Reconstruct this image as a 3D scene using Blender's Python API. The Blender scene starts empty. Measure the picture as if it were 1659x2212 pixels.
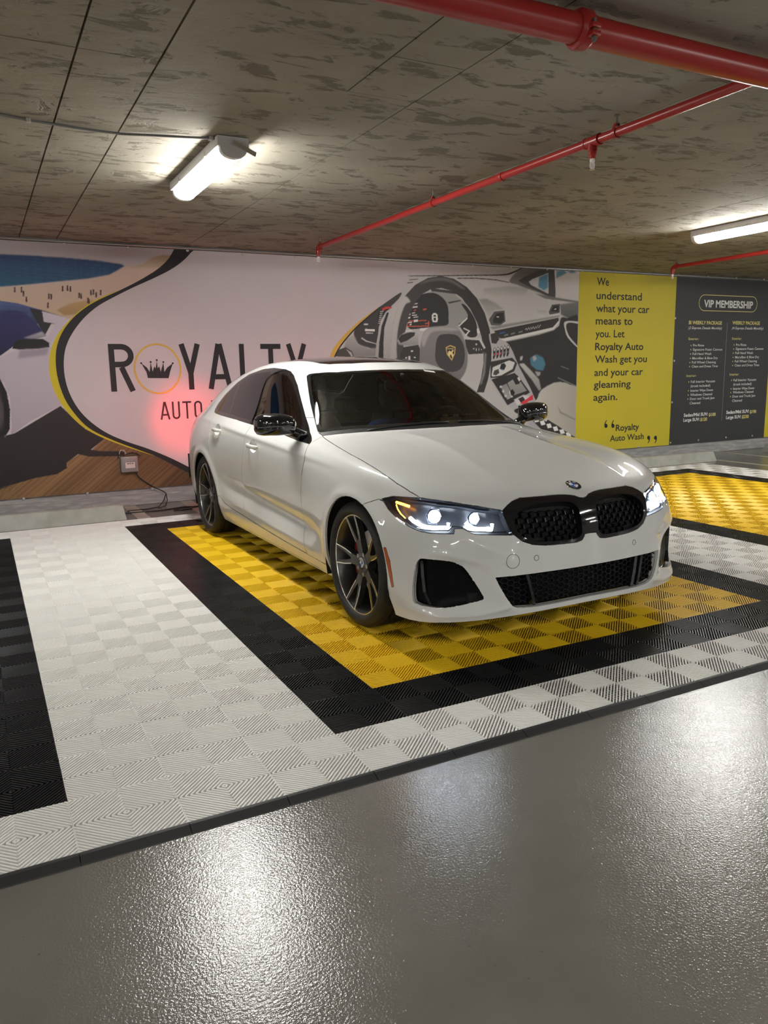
import bpy, bmesh, math, random
import numpy as np
from mathutils import Vector, Matrix
from mathutils.bvhtree import BVHTree
SC = bpy.context.scene; COL = SC.collection
# ---------------------------------------------------------------- camera
cd = bpy.data.cameras.new('camera'); cam = bpy.data.objects.new('camera', cd); COL.objects.link(cam)
cd.sensor_fit = 'HORIZONTAL'; cd.sensor_width = 36.0; cd.lens = 36.0*1670.678/1659.0
cd.clip_start = 0.05; cd.clip_end = 100
cam.matrix_world = Matrix(((.886772,.098459,-.451598,-.12806),(-.461840,.149834,-.874216,-2.16840),(-.01841,.983797,.178341,1.34061),(0,0,0,1)))
SC.camera = cam
# ---------------------------------------------------------------- exposure, world
SC.view_settings.view_transform = 'Standard'; SC.view_settings.look = 'None'
SC.view_settings.gamma = 1.0; SC.view_settings.use_curve_mapping = False
SC.view_settings.exposure = 1.2
world = bpy.data.worlds.new('world'); SC.world = world; world.use_nodes = True
world.node_tree.nodes['Background'].inputs[0].default_value = (.02,.02,.02,1)
LAMP_STRENGTH = 62.0
# ---------------------------------------------------------------- materials
def mat(name, col=(.5,.5,.5), rough=.5, metal=0., coat=0., spec=.5, emit=None, estr=0., noise=None, bump=None, trans=0., ior=1.45, alpha=1., coatr=.03):
    m = bpy.data.materials.new(name); m.use_nodes = True; nt = m.node_tree; b = nt.nodes['Principled BSDF']
    I = b.inputs
    I['Base Color'].default_value = (*col, 1); I['Roughness'].default_value = rough; I['Metallic'].default_value = metal
    I['Coat Weight'].default_value = coat; I['Coat Roughness'].default_value = coatr; I['Specular IOR Level'].default_value = spec
    I['Transmission Weight'].default_value = trans; I['IOR'].default_value = ior; I['Alpha'].default_value = alpha
    if emit: I['Emission Color'].default_value = (*emit, 1); I['Emission Strength'].default_value = estr
    L = nt.links.new
    tc = nt.nodes.new('ShaderNodeTexCoord')
    if noise:   # (scale, colour2, lo, hi[, stretch])
        sc, c2, lo, hi = noise[:4]
        mp = nt.nodes.new('ShaderNodeMapping'); mp.inputs['Scale'].default_value = noise[4] if len(noise) > 4 else (1,1,1)
        L(tc.outputs['Object'], mp.inputs['Vector'])
        n = nt.nodes.new('ShaderNodeTexNoise'); n.inputs['Scale'].default_value = sc; n.inputs['Detail'].default_value = 6
        L(mp.outputs[0], n.inputs['Vector'])
        r = nt.nodes.new('ShaderNodeMapRange'); r.inputs['From Min'].default_value = lo; r.inputs['From Max'].default_value = hi
        L(n.outputs['Fac'], r.inputs['Value'])
        x = nt.nodes.new('ShaderNodeMix'); x.data_type = 'RGBA'; x.inputs[6].default_value = (*col,1); x.inputs[7].default_value = (*c2,1)
        L(r.outputs[0], x.inputs[0]); L(x.outputs[2], I['Base Color'])
    if bump:    # (scale, distance, strength)
        n = nt.nodes.new('ShaderNodeTexNoise'); n.inputs['Scale'].default_value = bump[0]; n.inputs['Detail'].default_value = 4
        L(tc.outputs['Object'], n.inputs['Vector'])
        bp = nt.nodes.new('ShaderNodeBump'); bp.inputs['Distance'].default_value = bump[1]; bp.inputs['Strength'].default_value = bump[2]
        L(n.outputs['Fac'], bp.inputs['Height']); L(bp.outputs[0], I['Normal'])
    return m
# ---------------------------------------------------------------- mesh helpers
def link(name, me, m=None, parent=None, smooth=False, loc=None):
    if m: me.materials.append(m)
    if smooth: me.polygons.foreach_set('use_smooth', [True]*len(me.polygons))
    o = bpy.data.objects.new(name, me); COL.objects.link(o)
    if parent: o.parent = parent
    if loc is not None: o.location = loc
    return o
def bmo(name, bm, m=None, parent=None, smooth=False, loc=None, auto=None):
    bmesh.ops.recalc_face_normals(bm, faces=bm.faces)
    me = bpy.data.meshes.new(name); bm.to_mesh(me); bm.free()
    o = link(name, me, m, parent, smooth or auto is not None, loc)
    if auto is not None:
        me.set_sharp_from_angle(angle=math.radians(auto))
    return o
def box(bm, x0, x1, y0, y1, z0, z1, bev=0.):
    r = bmesh.ops.create_cube(bm, size=1, matrix=Matrix.Translation(((x0+x1)/2,(y0+y1)/2,(z0+z1)/2)) @ Matrix.Diagonal((x1-x0,y1-y0,z1-z0,1)))
    if bev:
        es = {e for v in r['verts'] for e in v.link_edges}
        bmesh.ops.bevel(bm, geom=list(es), offset=bev, segments=2, affect='EDGES', profile=.5)
    return bm
def sweep(bm, pts, rad, n=10, cap=True):
    """tube along points; rad a number or one per point"""
    P = [Vector(p) for p in pts]; R = rad if hasattr(rad, '__len__') else [rad]*len(P); rings = []; up = None
    for i, p in enumerate(P):
        t = (P[min(i+1,len(P)-1)]-P[max(i-1,0)]).normalized()
        if up is None: up = t.orthogonal().normalized()
        up = (up-t*up.dot(t)).normalized(); s = t.cross(up)
        rings.append([bm.verts.new(p+(up*math.cos(a)+s*math.sin(a))*R[i]) for a in [2*math.pi*k/n for k in range(n)]])
    for a, b in zip(rings, rings[1:]):
        for k in range(n): bm.faces.new((a[k],a[(k+1)%n],b[(k+1)%n],b[k]))
    if cap: bm.faces.new(rings[0][::-1]); bm.faces.new(rings[-1])
    return bm
def cyl(bm, p0, p1, r, n=20, r2=None): return sweep(bm, [p0,p1], [r, r if r2 is None else r2], n)
def lathe(bm, prof, axis, centre, n=48, close=False):
    """prof: (distance along axis, radius); axis a unit vector"""
    A = Vector(axis).normalized(); U = A.orthogonal().normalized(); W = A.cross(U); c = Vector(centre)
    rings = [[bm.verts.new(c+A*t+(U*math.cos(2*math.pi*k/n)+W*math.sin(2*math.pi*k/n))*max(r,1e-5)) for k in range(n)] for t, r in prof]
    pr = list(zip(rings, rings[1:]))
    if close: pr.append((rings[-1], rings[0]))
    for a, b in pr:
        for k in range(n): bm.faces.new((a[k],a[(k+1)%n],b[(k+1)%n],b[k]))
    return bm
def prism(bm, poly, fn, d0, d1):
    """extrude a 2-D outline: fn(u, v, d) -> 3-D"""
    a = [bm.verts.new(fn(u,v,d0)) for u, v in poly]; b = [bm.verts.new(fn(u,v,d1)) for u, v in poly]; n = len(poly)
    for k in range(n): bm.faces.new((a[k],a[(k+1)%n],b[(k+1)%n],b[k]))
    bm.faces.new(a[::-1]); bm.faces.new(b)
    return bm
def empty(name, loc=(0,0,0), rot=0.):
    o = bpy.data.objects.new(name, None); COL.objects.link(o); o.location = loc; o.rotation_euler = (0,0,rot); o.empty_display_size = .1; return o
def tag(o, label=None, cat=None, group=None, kind=None):
    if label: o['label'] = label
    if cat: o['category'] = cat
    if group: o['group'] = group
    if kind: o['kind'] = kind
    return o
def copytree(o, parent=None):
    c = o.copy(); COL.objects.link(c)
    if parent: c.parent = parent
    for ch in [k for k in o.children]: copytree(ch, c)
    return c
def smoothpoly(pts, n=3, closed=True):
    """Catmull-Rom refinement of an outline."""
    P = [np.array(p, float) for p in pts]; out = []; N = len(P)
    rng = range(N) if closed else range(N-1)
    for i in rng:
        a, b, c, d = (P[(i-1) % N], P[i], P[(i+1) % N], P[(i+2) % N]) if closed else (P[max(i-1,0)], P[i], P[i+1], P[min(i+2,N-1)])
        for k in range(n):
            t = k/n
            out.append(.5*((2*b)+(c-a)*t+(2*a-5*b+4*c-d)*t*t+(3*b-a-3*c+d)*t**3))
    if not closed: out.append(P[-1])
    return [tuple(o) for o in out]
def roundpoly(pts, r=.02, n=3):
    """Corners cut with small arcs."""
    out = []; N = len(pts)
    for i in range(N):
        a, b, c = (np.array(pts[(i+k) % N], float) for k in (-1, 0, 1))
        la, lc = np.linalg.norm(a-b), np.linalg.norm(c-b)
        ra = min(r, la*.45); rc = min(r, lc*.45)
        p, q = b+(a-b)/la*ra, b+(c-b)/lc*rc
        for k in range(n+1):
            t = k/n; out.append(tuple((1-t)**2*p+2*t*(1-t)*b+t*t*q))
    return out
def inpoly(P, poly):
    x, y = P[:,0], P[:,1]; c = np.zeros(len(P), bool); n = len(poly)
    for i in range(n):
        x1, y1 = poly[i]; x2, y2 = poly[(i+1) % n]
        if y1 == y2: continue
        m = ((y1 > y) != (y2 > y)) & (x < (x2-x1)*(y-y1)/(y2-y1)+x1)
        c ^= m
    return c
# ---------------------------------------------------------------- the garage shell
YW, H = 6.24, 2.66
def floor_mat():
    m = mat('floor_coating', (.245,.230,.205), .30, spec=.75); nt = m.node_tree; b = nt.nodes['Principled BSDF']; L = nt.links.new; N = nt.nodes.new
    tc = N('ShaderNodeTexCoord')
    def noise(s, d=4, r=.5):
        n = N('ShaderNodeTexNoise'); n.inputs['Scale'].default_value = s; n.inputs['Detail'].default_value = d; n.inputs['Roughness'].default_value = r
        L(tc.outputs['Object'], n.inputs['Vector']); return n
    big, mid, lump, fine = noise(.9,5,.6), noise(42,3), noise(140,2), noise(330,2)
    mx = N('ShaderNodeMix'); mx.data_type = 'RGBA'; mx.inputs[6].default_value = (.122,.114,.100,1); mx.inputs[7].default_value = (.175,.163,.143,1)
    r = N('ShaderNodeMapRange'); r.inputs['From Min'].default_value = .35; r.inputs['From Max'].default_value = .65; L(big.outputs['Fac'], r.inputs['Value']); L(r.outputs[0], mx.inputs[0])
    sp = N('ShaderNodeMapRange'); sp.inputs['From Min'].default_value = .70; sp.inputs['From Max'].default_value = .76; L(mid.outputs['Fac'], sp.inputs['Value'])
    mx2 = N('ShaderNodeMix'); mx2.data_type = 'RGBA'; mx2.inputs[7].default_value = (.09,.085,.078,1); L(mx.outputs[2], mx2.inputs[6]); L(sp.outputs[0], mx2.inputs[0]); L(mx2.outputs[2], b.inputs['Base Color'])
    rr = N('ShaderNodeMapRange'); rr.inputs['To Min'].default_value = .10; rr.inputs['To Max'].default_value = .20; L(big.outputs['Fac'], rr.inputs['Value']); L(rr.outputs[0], b.inputs['Roughness'])
    b1 = N('ShaderNodeBump'); b1.inputs['Distance'].default_value = .0020; b1.inputs['Strength'].default_value = .55; L(lump.outputs['Fac'], b1.inputs['Height'])
    b2 = N('ShaderNodeBump'); b2.inputs['Distance'].default_value = .0006; b2.inputs['Strength'].default_value = .4; L(fine.outputs['Fac'], b2.inputs['Height']); L(b1.outputs[0], b2.inputs['Normal']); L(b2.outputs[0], b.inputs['Normal'])
    return m
def ceiling_mat():
    m = mat('board_marked_concrete', (.3,.28,.24), .85, spec=.25); nt = m.node_tree; b = nt.nodes['Principled BSDF']; L = nt.links.new; N = nt.nodes.new
    tc = N('ShaderNodeTexCoord'); geo = N('ShaderNodeNewGeometry')
    def noise(s, st=(1,1,1), d=5, rough=.55, dist=0.):
        mp = N('ShaderNodeMapping'); mp.inputs['Scale'].default_value = st; L(geo.outputs['Position'], mp.inputs['Vector'])
        n = N('ShaderNodeTexNoise'); n.inputs['Scale'].default_value = s; n.inputs['Detail'].default_value = d; n.inputs['Roughness'].default_value = rough; n.inputs['Distortion'].default_value = dist
        L(mp.outputs[0], n.inputs['Vector']); return n
    def rng(n, lo, hi, a=0., z=1.):
        r = N('ShaderNodeMapRange'); r.inputs['From Min'].default_value = lo; r.inputs['From Max'].default_value = hi; r.inputs['To Min'].default_value = a; r.inputs['To Max'].default_value = z; L(n.outputs[0], r.inputs['Value']); return r
    cloud, patch, streak, fine = noise(.8), noise(3.4,(1,1.8,1),7,.62,.7), noise(6,(.7,2.0,1),7,.66,.9), noise(60)
    mx = N('ShaderNodeMix'); mx.data_type = 'RGBA'; mx.inputs[6].default_value = (.265,.243,.197,1); mx.inputs[7].default_value = (.37,.342,.285,1); L(rng(cloud,.35,.65).outputs[0], mx.inputs[0])
    p = rng(patch,.515,.555); 
    m2 = N('ShaderNodeMix'); m2.data_type = 'RGBA'; m2.inputs[7].default_value = (.125,.108,.080,1); L(mx.outputs[2], m2.inputs[6])
    ml = N('ShaderNodeMath'); ml.operation = 'MULTIPLY'; L(p.outputs[0], ml.inputs[0]); L(rng(streak,.46,.53,0,.72).outputs[0], ml.inputs[1]); L(ml.outputs[0], m2.inputs[0]); L(m2.outputs[2], b.inputs['Base Color'])
    ad = N('ShaderNodeMath'); ad.operation = 'ADD'; L(ml.outputs[0], ad.inputs[0]); L(streak.outputs['Fac'], ad.inputs[1])
    b1 = N('ShaderNodeBump'); b1.inputs['Distance'].default_value = .012; b1.inputs['Strength'].default_value = .6; b1.invert = True; L(ad.outputs[0], b1.inputs['Height'])
    b2 = N('ShaderNodeBump'); b2.inputs['Distance'].default_value = .002; b2.inputs['Strength'].default_value = .3; L(fine.outputs['Fac'], b2.inputs['Height']); L(b1.outputs[0], b2.inputs['Normal']); L(b2.outputs[0], b.inputs['Normal'])
    return m
M_floor, M_ceil = floor_mat(), ceiling_mat()
M_wall = mat('painted_concrete_wall', (.36,.35,.34), .8, noise=(2.2,(.28,.27,.26),.4,.65), bump=(30,.003,.4))
M_curb = mat('worn_grey_paint', (.30,.295,.30), .6, noise=(5,(.40,.39,.38),.45,.6,(1,3,6)), bump=(18,.004,.5))
M_stop = mat('cast_concrete', (.40,.40,.36), .85, noise=(7,(.33,.33,.29),.4,.65), bump=(45,.004,.5))
M_line = mat('faded_line_paint', (.42,.38,.33), .7, noise=(9,(.30,.27,.23),.35,.7))
X0, X1, Y0 = -12.0, 20.0, -25.0
def st(o): o['kind'] = 'structure'; return o
bm = bmesh.new(); box(bm, X0, X1, Y0, YW+.2, -.15, 0); st(bmo('floor', bm, M_floor))
bm = bmesh.new(); box(bm, X0, X1, Y0, YW+.2, H+.03, H+.2); ceil = st(bmo('ceiling', bm, M_ceil))
# formwork panels of the ceiling slab, joints left open between them
xs = [X0,-9.4,-8.2,-6.95,-5.73,-4.51,-3.29,-2.07,-.85,.37,.70,1.95,3.17,4.39,5.61,6.83,8.05,9.27,10.49,11.71,12.93,14.15,15.4,17.0,X1]
ys = [Y0,-20.52,-18.08,-15.64,-13.2,-10.76,-8.32,-5.88,-3.44,-1.0,1.44,3.88,YW+.2]
for i in range(len(xs)-1):
    yy = list(ys)
    if abs(xs[i]-.70) < .01: yy = [Y0,-18,-13.2,-8.32,-5.88,-3.44,-1.0,.25,1.44,3.88,YW+.2]
    if abs(xs[i]-.37) < .01: yy = [Y0,-16,-11,-6.0,-3.0,-.6,1.44,3.9,YW+.2]
    for j in range(len(yy)-1):
        g = .0045 if i in (8,9,10) else .0025
        parts = [(xs[i], xs[i+1], yy[j], yy[j+1])]
        if abs(xs[i]-.70) < .01 and yy[j] == .25:
            parts = [(.70,1.58,.25,1.44),(1.58,1.95,.25,.555),(1.58,1.95,.555,.98),(1.58,1.95,.98,1.44)]
        for a, b_, c, d in parts:
            dz = random.Random(i*31+j+int(a*7)).uniform(-.0015,.0015)
            bm = bmesh.new(); box(bm, a+g, b_-g, c+g*.6, d-g*.6, H+dz, H+.0305)
            bmo('ceiling_panel', bm, M_ceil, ceil)
bm = bmesh.new(); box(bm, X0, X1, YW, YW+.2, 0, H+.03); st(bmo('wall_back', bm, M_wall))
bm = bmesh.new(); box(bm, X0-.2, X0, Y0, YW+.2, -.15, H+.2); st(bmo('wall_left', bm, M_wall))
bm = bmesh.new(); box(bm, X1, X1+.2, Y0, YW+.2, -.15, H+.2); st(bmo('wall_right', bm, M_wall))
bm = bmesh.new(); box(bm, X0, X1, Y0-.2, Y0, -.15, H+.2); st(bmo('wall_front', bm, M_wall))
# kerb along the back wall: a lower block and a thin set-back band above it
bm = bmesh.new(); box(bm, X0, X1, 6.208, YW, 0, .112, .006); st(bmo('baseboard_back', bm, M_curb))
bm = bmesh.new(); box(bm, X0, X1, 6.222, YW, .112, .172, .004); st(bmo('trim_1', bm, M_curb))
# metal strip at the head of the banners
M_strip = mat('galvanised_strip', (.62,.60,.58), .35, metal=.8)
M_dark = mat('dark_sealant', (.03,.03,.03), .7)
bm = bmesh.new(); cyl(bm, (X0,6.205,2.638), (X1,6.205,2.638), .0075, 10); st(bmo('trim_2', bm, M_strip, smooth=True))
# faded bay lines on the bare concrete behind the tiles
for n, (a, b_) in enumerate(((1.12,1.24),(1.70,1.83),(9.20,9.30),(10.10,10.20))):
    bm = bmesh.new(); box(bm, a, b_, (5.29 if n < 2 else 3.0), 6.2, 0, .0012)
    o = bmo('parking_line', bm, M_line)
    tag(o, ['pale worn parking line on the floor beside the near wheel stop','pale worn parking line on the floor behind the parked car','faded parking line at the end of the wheel stop under the price banner','faded parking line running to the farthest wheel stop'][n], 'floor marking', 'worn parking lines')
# wheel stops
def wheel_stop(x0, x1, y, label, broken=False):
    r = empty('wheel_stop', ((x0+x1)/2, y, 0)); w = (x1-x0)/2
    bm = bmesh.new()
    prof = [(0,0),(.045,.128),(.055,.135),(.115,.135),(.125,.128),(.165,0)]
    n = 24; rings = []
    rnd = random.Random(int(x0*10))
    for i in range(n+1):
        t = -w+2*w*i/n; e = .03*(1 if i in (0,n) else 0)
        rings.append([bm.verts.new((t*(1-(.022 if (z > .05 and i in (0,n)) else 0)), yy+rnd.uniform(-.002,.002), max(z*(1-(.06 if i in (0,n) else 0))+rnd.uniform(-.0015,.0015)*(z > 0),0))) for yy, z in prof])
    for a, b in zip(rings, rings[1:]):
        for k in range(6): bm.faces.new((a[k],a[(k+1)%6],b[(k+1)%6],b[k]))
    bm.faces.new(rings[0][::-1]); bm.faces.new(rings[-1])
    bmo('concrete_block', bm, M_stop, r)
    for sx in (-1, 1):
        bm = bmesh.new(); cyl(bm, (sx*w*.7,.085,.12), (sx*w*.7,.085,.1385), .012, 12); bmo('anchor_bolt', bm, M_strip, r, auto=30)
    tag(r, label, 'wheel stop', 'concrete wheel stops')
    return r
wheel_stop(-.80, 1.022, 5.40, 'pale grey concrete wheel stop on the floor under the small wired junction box')
wheel_stop(7.35, 9.17, 5.42, 'pale concrete wheel stop standing below the yellow banner')
wheel_stop(10.70, 12.5, 5.68, 'concrete wheel stop at the far edge below the dark price banner')
# ---------------------------------------------------------------- ribbed interlocking floor tiles
T, TH = .3104, .016
def plastic(name, c, rough=.42):
    m = mat(name, c, rough, spec=.45, bump=(400,.0003,.25)); return m
M_tile = {'w': plastic('white_ribbed_plastic', (.80,.785,.75)), 'k': plastic('black_ribbed_plastic', (.013,.013,.014), .30), 'y': plastic('yellow_ribbed_plastic', (.78,.50,.012), .40)}
def tile_mesh():
    """concentric diamond ribs about the tile centre, on a lower square lattice"""
    bm = bmesh.new(); h = T/2-.0006; n = 18; p = 2*h/n
    w = p/math.sqrt(2)      # rib spacing across
    hw = w*.26
    def clip(c, q):
        # segment |x|+|y| = c in quadrant q clipped to the tile
        a = (min(c,h), c-min(c,h)); b = (c-min(c,h), min(c,h)); return a, b
    for k in range(n):
        c = (k+.5)*p
        for sx, sy in ((1,1),(-1,1),(-1,-1),(1,-1)):
            (ax, ay), (bx, by) = clip(c, 0)
            A, B = np.array((sx*ax, sy*ay)), np.array((sx*bx, sy*by))
            if np.linalg.norm(A-B) < .004: continue
            nn = np.array((sx, sy))/math.sqrt(2)
            sec = [(-hw,.001),(-hw,TH-.0012),(-hw*.55,TH),(hw*.55,TH),(hw,TH-.0012),(hw,.001)]
            va = [bm.verts.new((*(A+nn*s), z)) for s, z in sec]; vb = [bm.verts.new((*(B+nn*s), z)) for s, z in sec]
            for i in range(5): bm.faces.new((va[i],va[i+1],vb[i+1],vb[i]))
            bm.faces.new(va[::-1]); bm.faces.new(vb)
    for k in range(n+1):    # lattice under the ribs
        t = -h+k*p
        if True:
            box(bm, t-.0011, t+.0011, -h, h, .003, TH-.0094)
            box(bm, -h, h, t-.0011, t+.0011, .003, TH-.0094)
    for a in (-h, h-.002):
        box(bm, a, a+.002, -h, h, .0, TH-.0012); box(bm, -h, h, a, a+.002, .0, TH-.0012)
    for a in (-.1,0,.1):
        for b in (-.1,0,.1): box(bm, a-.004, a+.004, b-.004, b+.004, 0, .007)
    bmesh.ops.recalc_face_normals(bm, faces=bm.faces)
    me = bpy.data.meshes.new('floor_tile'); bm.to_mesh(me); bm.free(); return me
def tile_colour(i, r):
    for a, b in ((3,12),(16,25),(-10,-1)):
        if a <= i <= b and 1 <= r <= 15:
            return 'y' if a < i < b and 1 < r < 15 else 'k'
    return 'w'
flooring = empty('tile_flooring', (0,0,0))
tag(flooring, 'interlocking ribbed plastic floor tiles laid in white, black and yellow bays under the car', 'floor tiles')
TM = {}
base = tile_mesh()
for k in 'wky':
    TM[k] = base.copy() if k != 'w' else base; TM[k].materials.clear(); TM[k].materials.append(M_tile[k])
cells = [(i, r) for i in range(-4, 28) for r in range(17)]
cx, cy, fx, fy = -.128, -2.168, .4516, .8742
def near(c):
    x, y = (c[0]+.5)*T, (c[1]+.5)*T
    d = math.hypot(x-cx, y-cy); side = abs(-(x-cx)*fy+(y-cy)*fx)/max((x-cx)*fx+(y-cy)*fy,.1)
    hidden = 1.65 < x < 3.2 and 1.0 < y < 5.2
    return d + (50 if side > .56 else 0) + (20 if hidden else 0)
cells.sort(key=near)
rest = []
for n, (i, r) in enumerate(cells):
    k = tile_colour(i, r)
    if n < 296:
        o = bpy.data.objects.new('floor_tile', TM[k]); COL.objects.link(o); o.parent = flooring; o.location = ((i+.5)*T, (r+.5)*T, 0)
    else: rest.append((i, r, k))
V0 = np.empty(len(base.vertices)*3); base.vertices.foreach_get('co', V0); V0 = V0.reshape(-1,3)
nl = len(base.loops); L0 = np.empty(nl, int); base.loops.foreach_get('vertex_index', L0)
ls = np.empty(len(base.polygons), int); base.polygons.foreach_get('loop_start', ls); lt = np.empty(len(base.polygons), int); base.polygons.foreach_get('loop_total', lt)
nv, npz, m = len(V0), len(ls), len(rest)
me = bpy.data.meshes.new('floor_tile_rest')
co = np.concatenate([V0+np.array(((i+.5)*T,(r+.5)*T,0)) for i, r, k in rest])
me.vertices.add(nv*m); me.vertices.foreach_set('co', co.ravel())
me.loops.add(nl*m); me.loops.foreach_set('vertex_index', np.concatenate([L0+nv*q for q in range(m)]))
me.polygons.add(npz*m); me.polygons.foreach_set('loop_start', np.concatenate([ls+nl*q for q in range(m)])); me.polygons.foreach_set('loop_total', np.tile(lt, m))
me.polygons.foreach_set('material_index', np.repeat(['wky'.index(k) for _, _, k in rest], npz))
me.update(calc_edges=True)
for k in 'wky': me.materials.append(M_tile[k])
o = link('far_floor_tile', me, None, flooring); o['kind'] = 'stuff'; o['label'] = 'far tiles of the same ribbed flooring'
# sloping black edge strips along the aisle side
M_edge = mat('black_rubber_edge', (.018,.018,.019), .5, bump=(250,.0004,.3))
bm = bmesh.new(); prof = [(-.041,.0005),(-.040,.003),(-.012,.0155),(-.004,.0172),(.0,.0172),(.0,0.)]
a = [bm.verts.new((.0012,y,z)) for y, z in prof]; b = [bm.verts.new((T-.0012,y,z)) for y, z in prof]
for k in range(5): bm.faces.new((a[k],a[k+1],b[k+1],b[k]))
bm.faces.new(a[::-1]); bm.faces.new(b); bmesh.ops.recalc_face_normals(bm, faces=bm.faces)
me = bpy.data.meshes.new('edge_strip'); bm.to_mesh(me); bm.free(); me.materials.append(M_edge)
for i in range(-4, 28):
    o = bpy.data.objects.new('edge_strip', me); COL.objects.link(o); o.parent = flooring; o.location = (i*T, 0, 0)
# ---------------------------------------------------------------- ceiling lamps, pipes, wiring
M_white = mat('white_enamel', (.75,.75,.76), .35)
M_tube = mat('lit_diffuser', (.9,.9,.9), .4, emit=(1,.985,.94), estr=LAMP_STRENGTH)
M_red = mat('red_pipe_paint', (.33,.022,.018), .30, spec=.5, bump=(60,.0006,.3))
M_rod = mat('dull_steel', (.16,.16,.15), .45, metal=.7)
M_head = mat('white_sprinkler_enamel', (.75,.72,.70), .3)
def ceiling_lamp(x, y0, y1, label):
    r = empty('ceiling_lamp', (x,(y0+y1)/2,H)); L = (y1-y0)/2
    bm = bmesh.new(); box(bm, -.092, .092, -L, L, -.058, -.002, .004); bmo('lamp_body', bm, M_white, r, auto=40)
    prof = [(.074*math.cos(a), -.060-.056*math.sin(a)**.8 if 0 < a < math.pi else -.058) for a in np.linspace(0, math.pi, 17)]
    prof = prof+[]
    bm = bmesh.new(); prism(bm, prof, lambda u, v, d: (u, d, v), -L+.035, L-.035); bmo('diffuser', bm, M_tube, r, auto=50)
    for s in (-1, 1):
        bm = bmesh.new(); prism(bm, [(u*1.04, v*1.02 if v < -.05 else v) for u, v in prof], lambda u, v, d: (u, d, v), s*(L-.036), s*(L+.004))
        bmo('end_cap', bm, M_white, r, auto=50)
    for s in (-1, 1):
        for yy in (-.55*L, .55*L):
            bm = bmesh.new(); box(bm, s*.092-.004, s*.092+.006, yy-.012, yy+.012, -.055, -.030, .002); bmo('clip', bm, M_strip, r)
    tag(r, label, 'ceiling lamp', 'linear ceiling lamps')
    return r
LA0 = ceiling_lamp(16.7, 2.36, 3.56, 'linear ceiling lamp at the very end of the back row')
LA = ceiling_lamp(1.29, 2.34, 3.54, 'lit linear ceiling lamp over the white tiles, cable running into its end')
bm = bmesh.new(); prism(bm, [(-.012,-.006),(.012,-.006),(.012,.002),(-.012,.002)], lambda u, v, d: (.02+d*.8+u*.3, -.607+v*1.2-d*.05, -.045-d*.35+u), -.03, .13); bmo('pull_bracket', bm, M_strip, LA)
ceiling_lamp(6.41, 2.36, 3.56, 'lit linear ceiling lamp in front of the dark price banner')
ceiling_lamp(-3.9, 2.36, 3.56, 'linear ceiling lamp beyond the beach end of the big banner')
ceiling_lamp(11.5, 2.36, 3.56, 'linear ceiling lamp past the farthest wheel stop')
ROWS = ((-3.6,'first aisle row'),(-8.8,'second aisle row'),(-14.0,'third aisle row'),(-19.2,'last aisle row'))
COLS = ((-9.1,'outermost on the beach end'),(-3.9,'beside the outermost'),(1.29,'level with the white tiles'),(6.41,'level with the price banner'),(11.5,'level with the farthest wheel stop'),(16.7,'outermost past the price banner'))
for y, rw in ROWS:
    for x, cl_ in COLS:
        o = copytree(LA0); o.location = (x, y, H); o['label'] = 'ceiling lamp of the %s, %s' % (rw, cl_)
def tube_obj(name, pts, r, m, parent, n=16):
    bm = bmesh.new(); sweep(bm, pts, r, n); return bmo(name, bm, m, parent, auto=50)
def sprinkler(parent, x, y, z):
    """hanging head: socket, frame arms and deflector"""
    bm = bmesh.new(); lathe(bm, [(0,.0),(0,.021),(.024,.021),(.026,.018),(.044,.018),(.044,0)], (0,0,-1), (x,y,z), 20); bmo('socket', bm, M_red, parent, auto=40)
    bm = bmesh.new(); lathe(bm, [(0,0),(0,.013),(.016,.014),(.018,.009),(.022,.008),(.022,0)], (0,0,-1), (x,y,z-.044), 16)
    for s in (-1, 1): sweep(bm, [(x+s*.009,y,z-.06),(x+s*.014,y,z-.072),(x+s*.013,y,z-.088),(x+s*.004,y,z-.098)], .0035, 8)
    sweep(bm, [(x,y,z-.062),(x,y,z-.098)], .003, 8)
    h = bmo('sprinkler_head', bm, M_head, parent, auto=40)
    bm = bmesh.new(); lathe(bm, [(0,0),(0,.015),(.0016,.016),(.0016,0)], (0,0,-1), (x,y,z-.099), 20); bmo('deflector', bm, M_strip, h)
def hanger(parent, x, y, z, r):
    bm = bmesh.new(); cyl(bm, (x,y,z+r+.012), (x,y,H+.001), .0045, 8); cyl(bm, (x,y,H-.004), (x,y,H), .016, 12); cyl(bm, (x,y,z+r+.010), (x,y,z+r+.026), .009, 6); bmo('hanger_rod', bm, M_rod, parent, auto=40)
    bm = bmesh.new(); n = 20; pts = [(x+(r+.0025)*math.sin(a), y, z-(r+.0025)*math.cos(a)) for a in np.linspace(-2.3,2.3,n)]
    pts = [(x-.006,y,z+r+.022)]+pts+[(x+.006,y,z+r+.022)]
    va = []; 
    for p in pts: va.append((bm.verts.new((p[0],y-.011,p[2])), bm.verts.new((p[0],y+.011,p[2]))))
    for a, b in zip(va, va[1:]): bm.faces.new((a[0],a[1],b[1],b[0]))
    o = bmo('hanger_strap', bm, M_red, parent); md = o.modifiers.new('t','SOLIDIFY'); md.thickness = .003; md.offset = 1
PZ, PR = 2.572, .0235
def ring(name, parent, x, y, z, r, w, axis=(0,1,0)):
    A = Vector(axis); bm = bmesh.new(); lathe(bm, [(-w/2,r*.9),(-w/2,r),(-w*.4,r*1.04),(w*.4,r*1.04),(w/2,r),(w/2,r*.9)], A, (x,y,z), 24); return bmo(name, bm, M_red, parent, auto=40)
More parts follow.
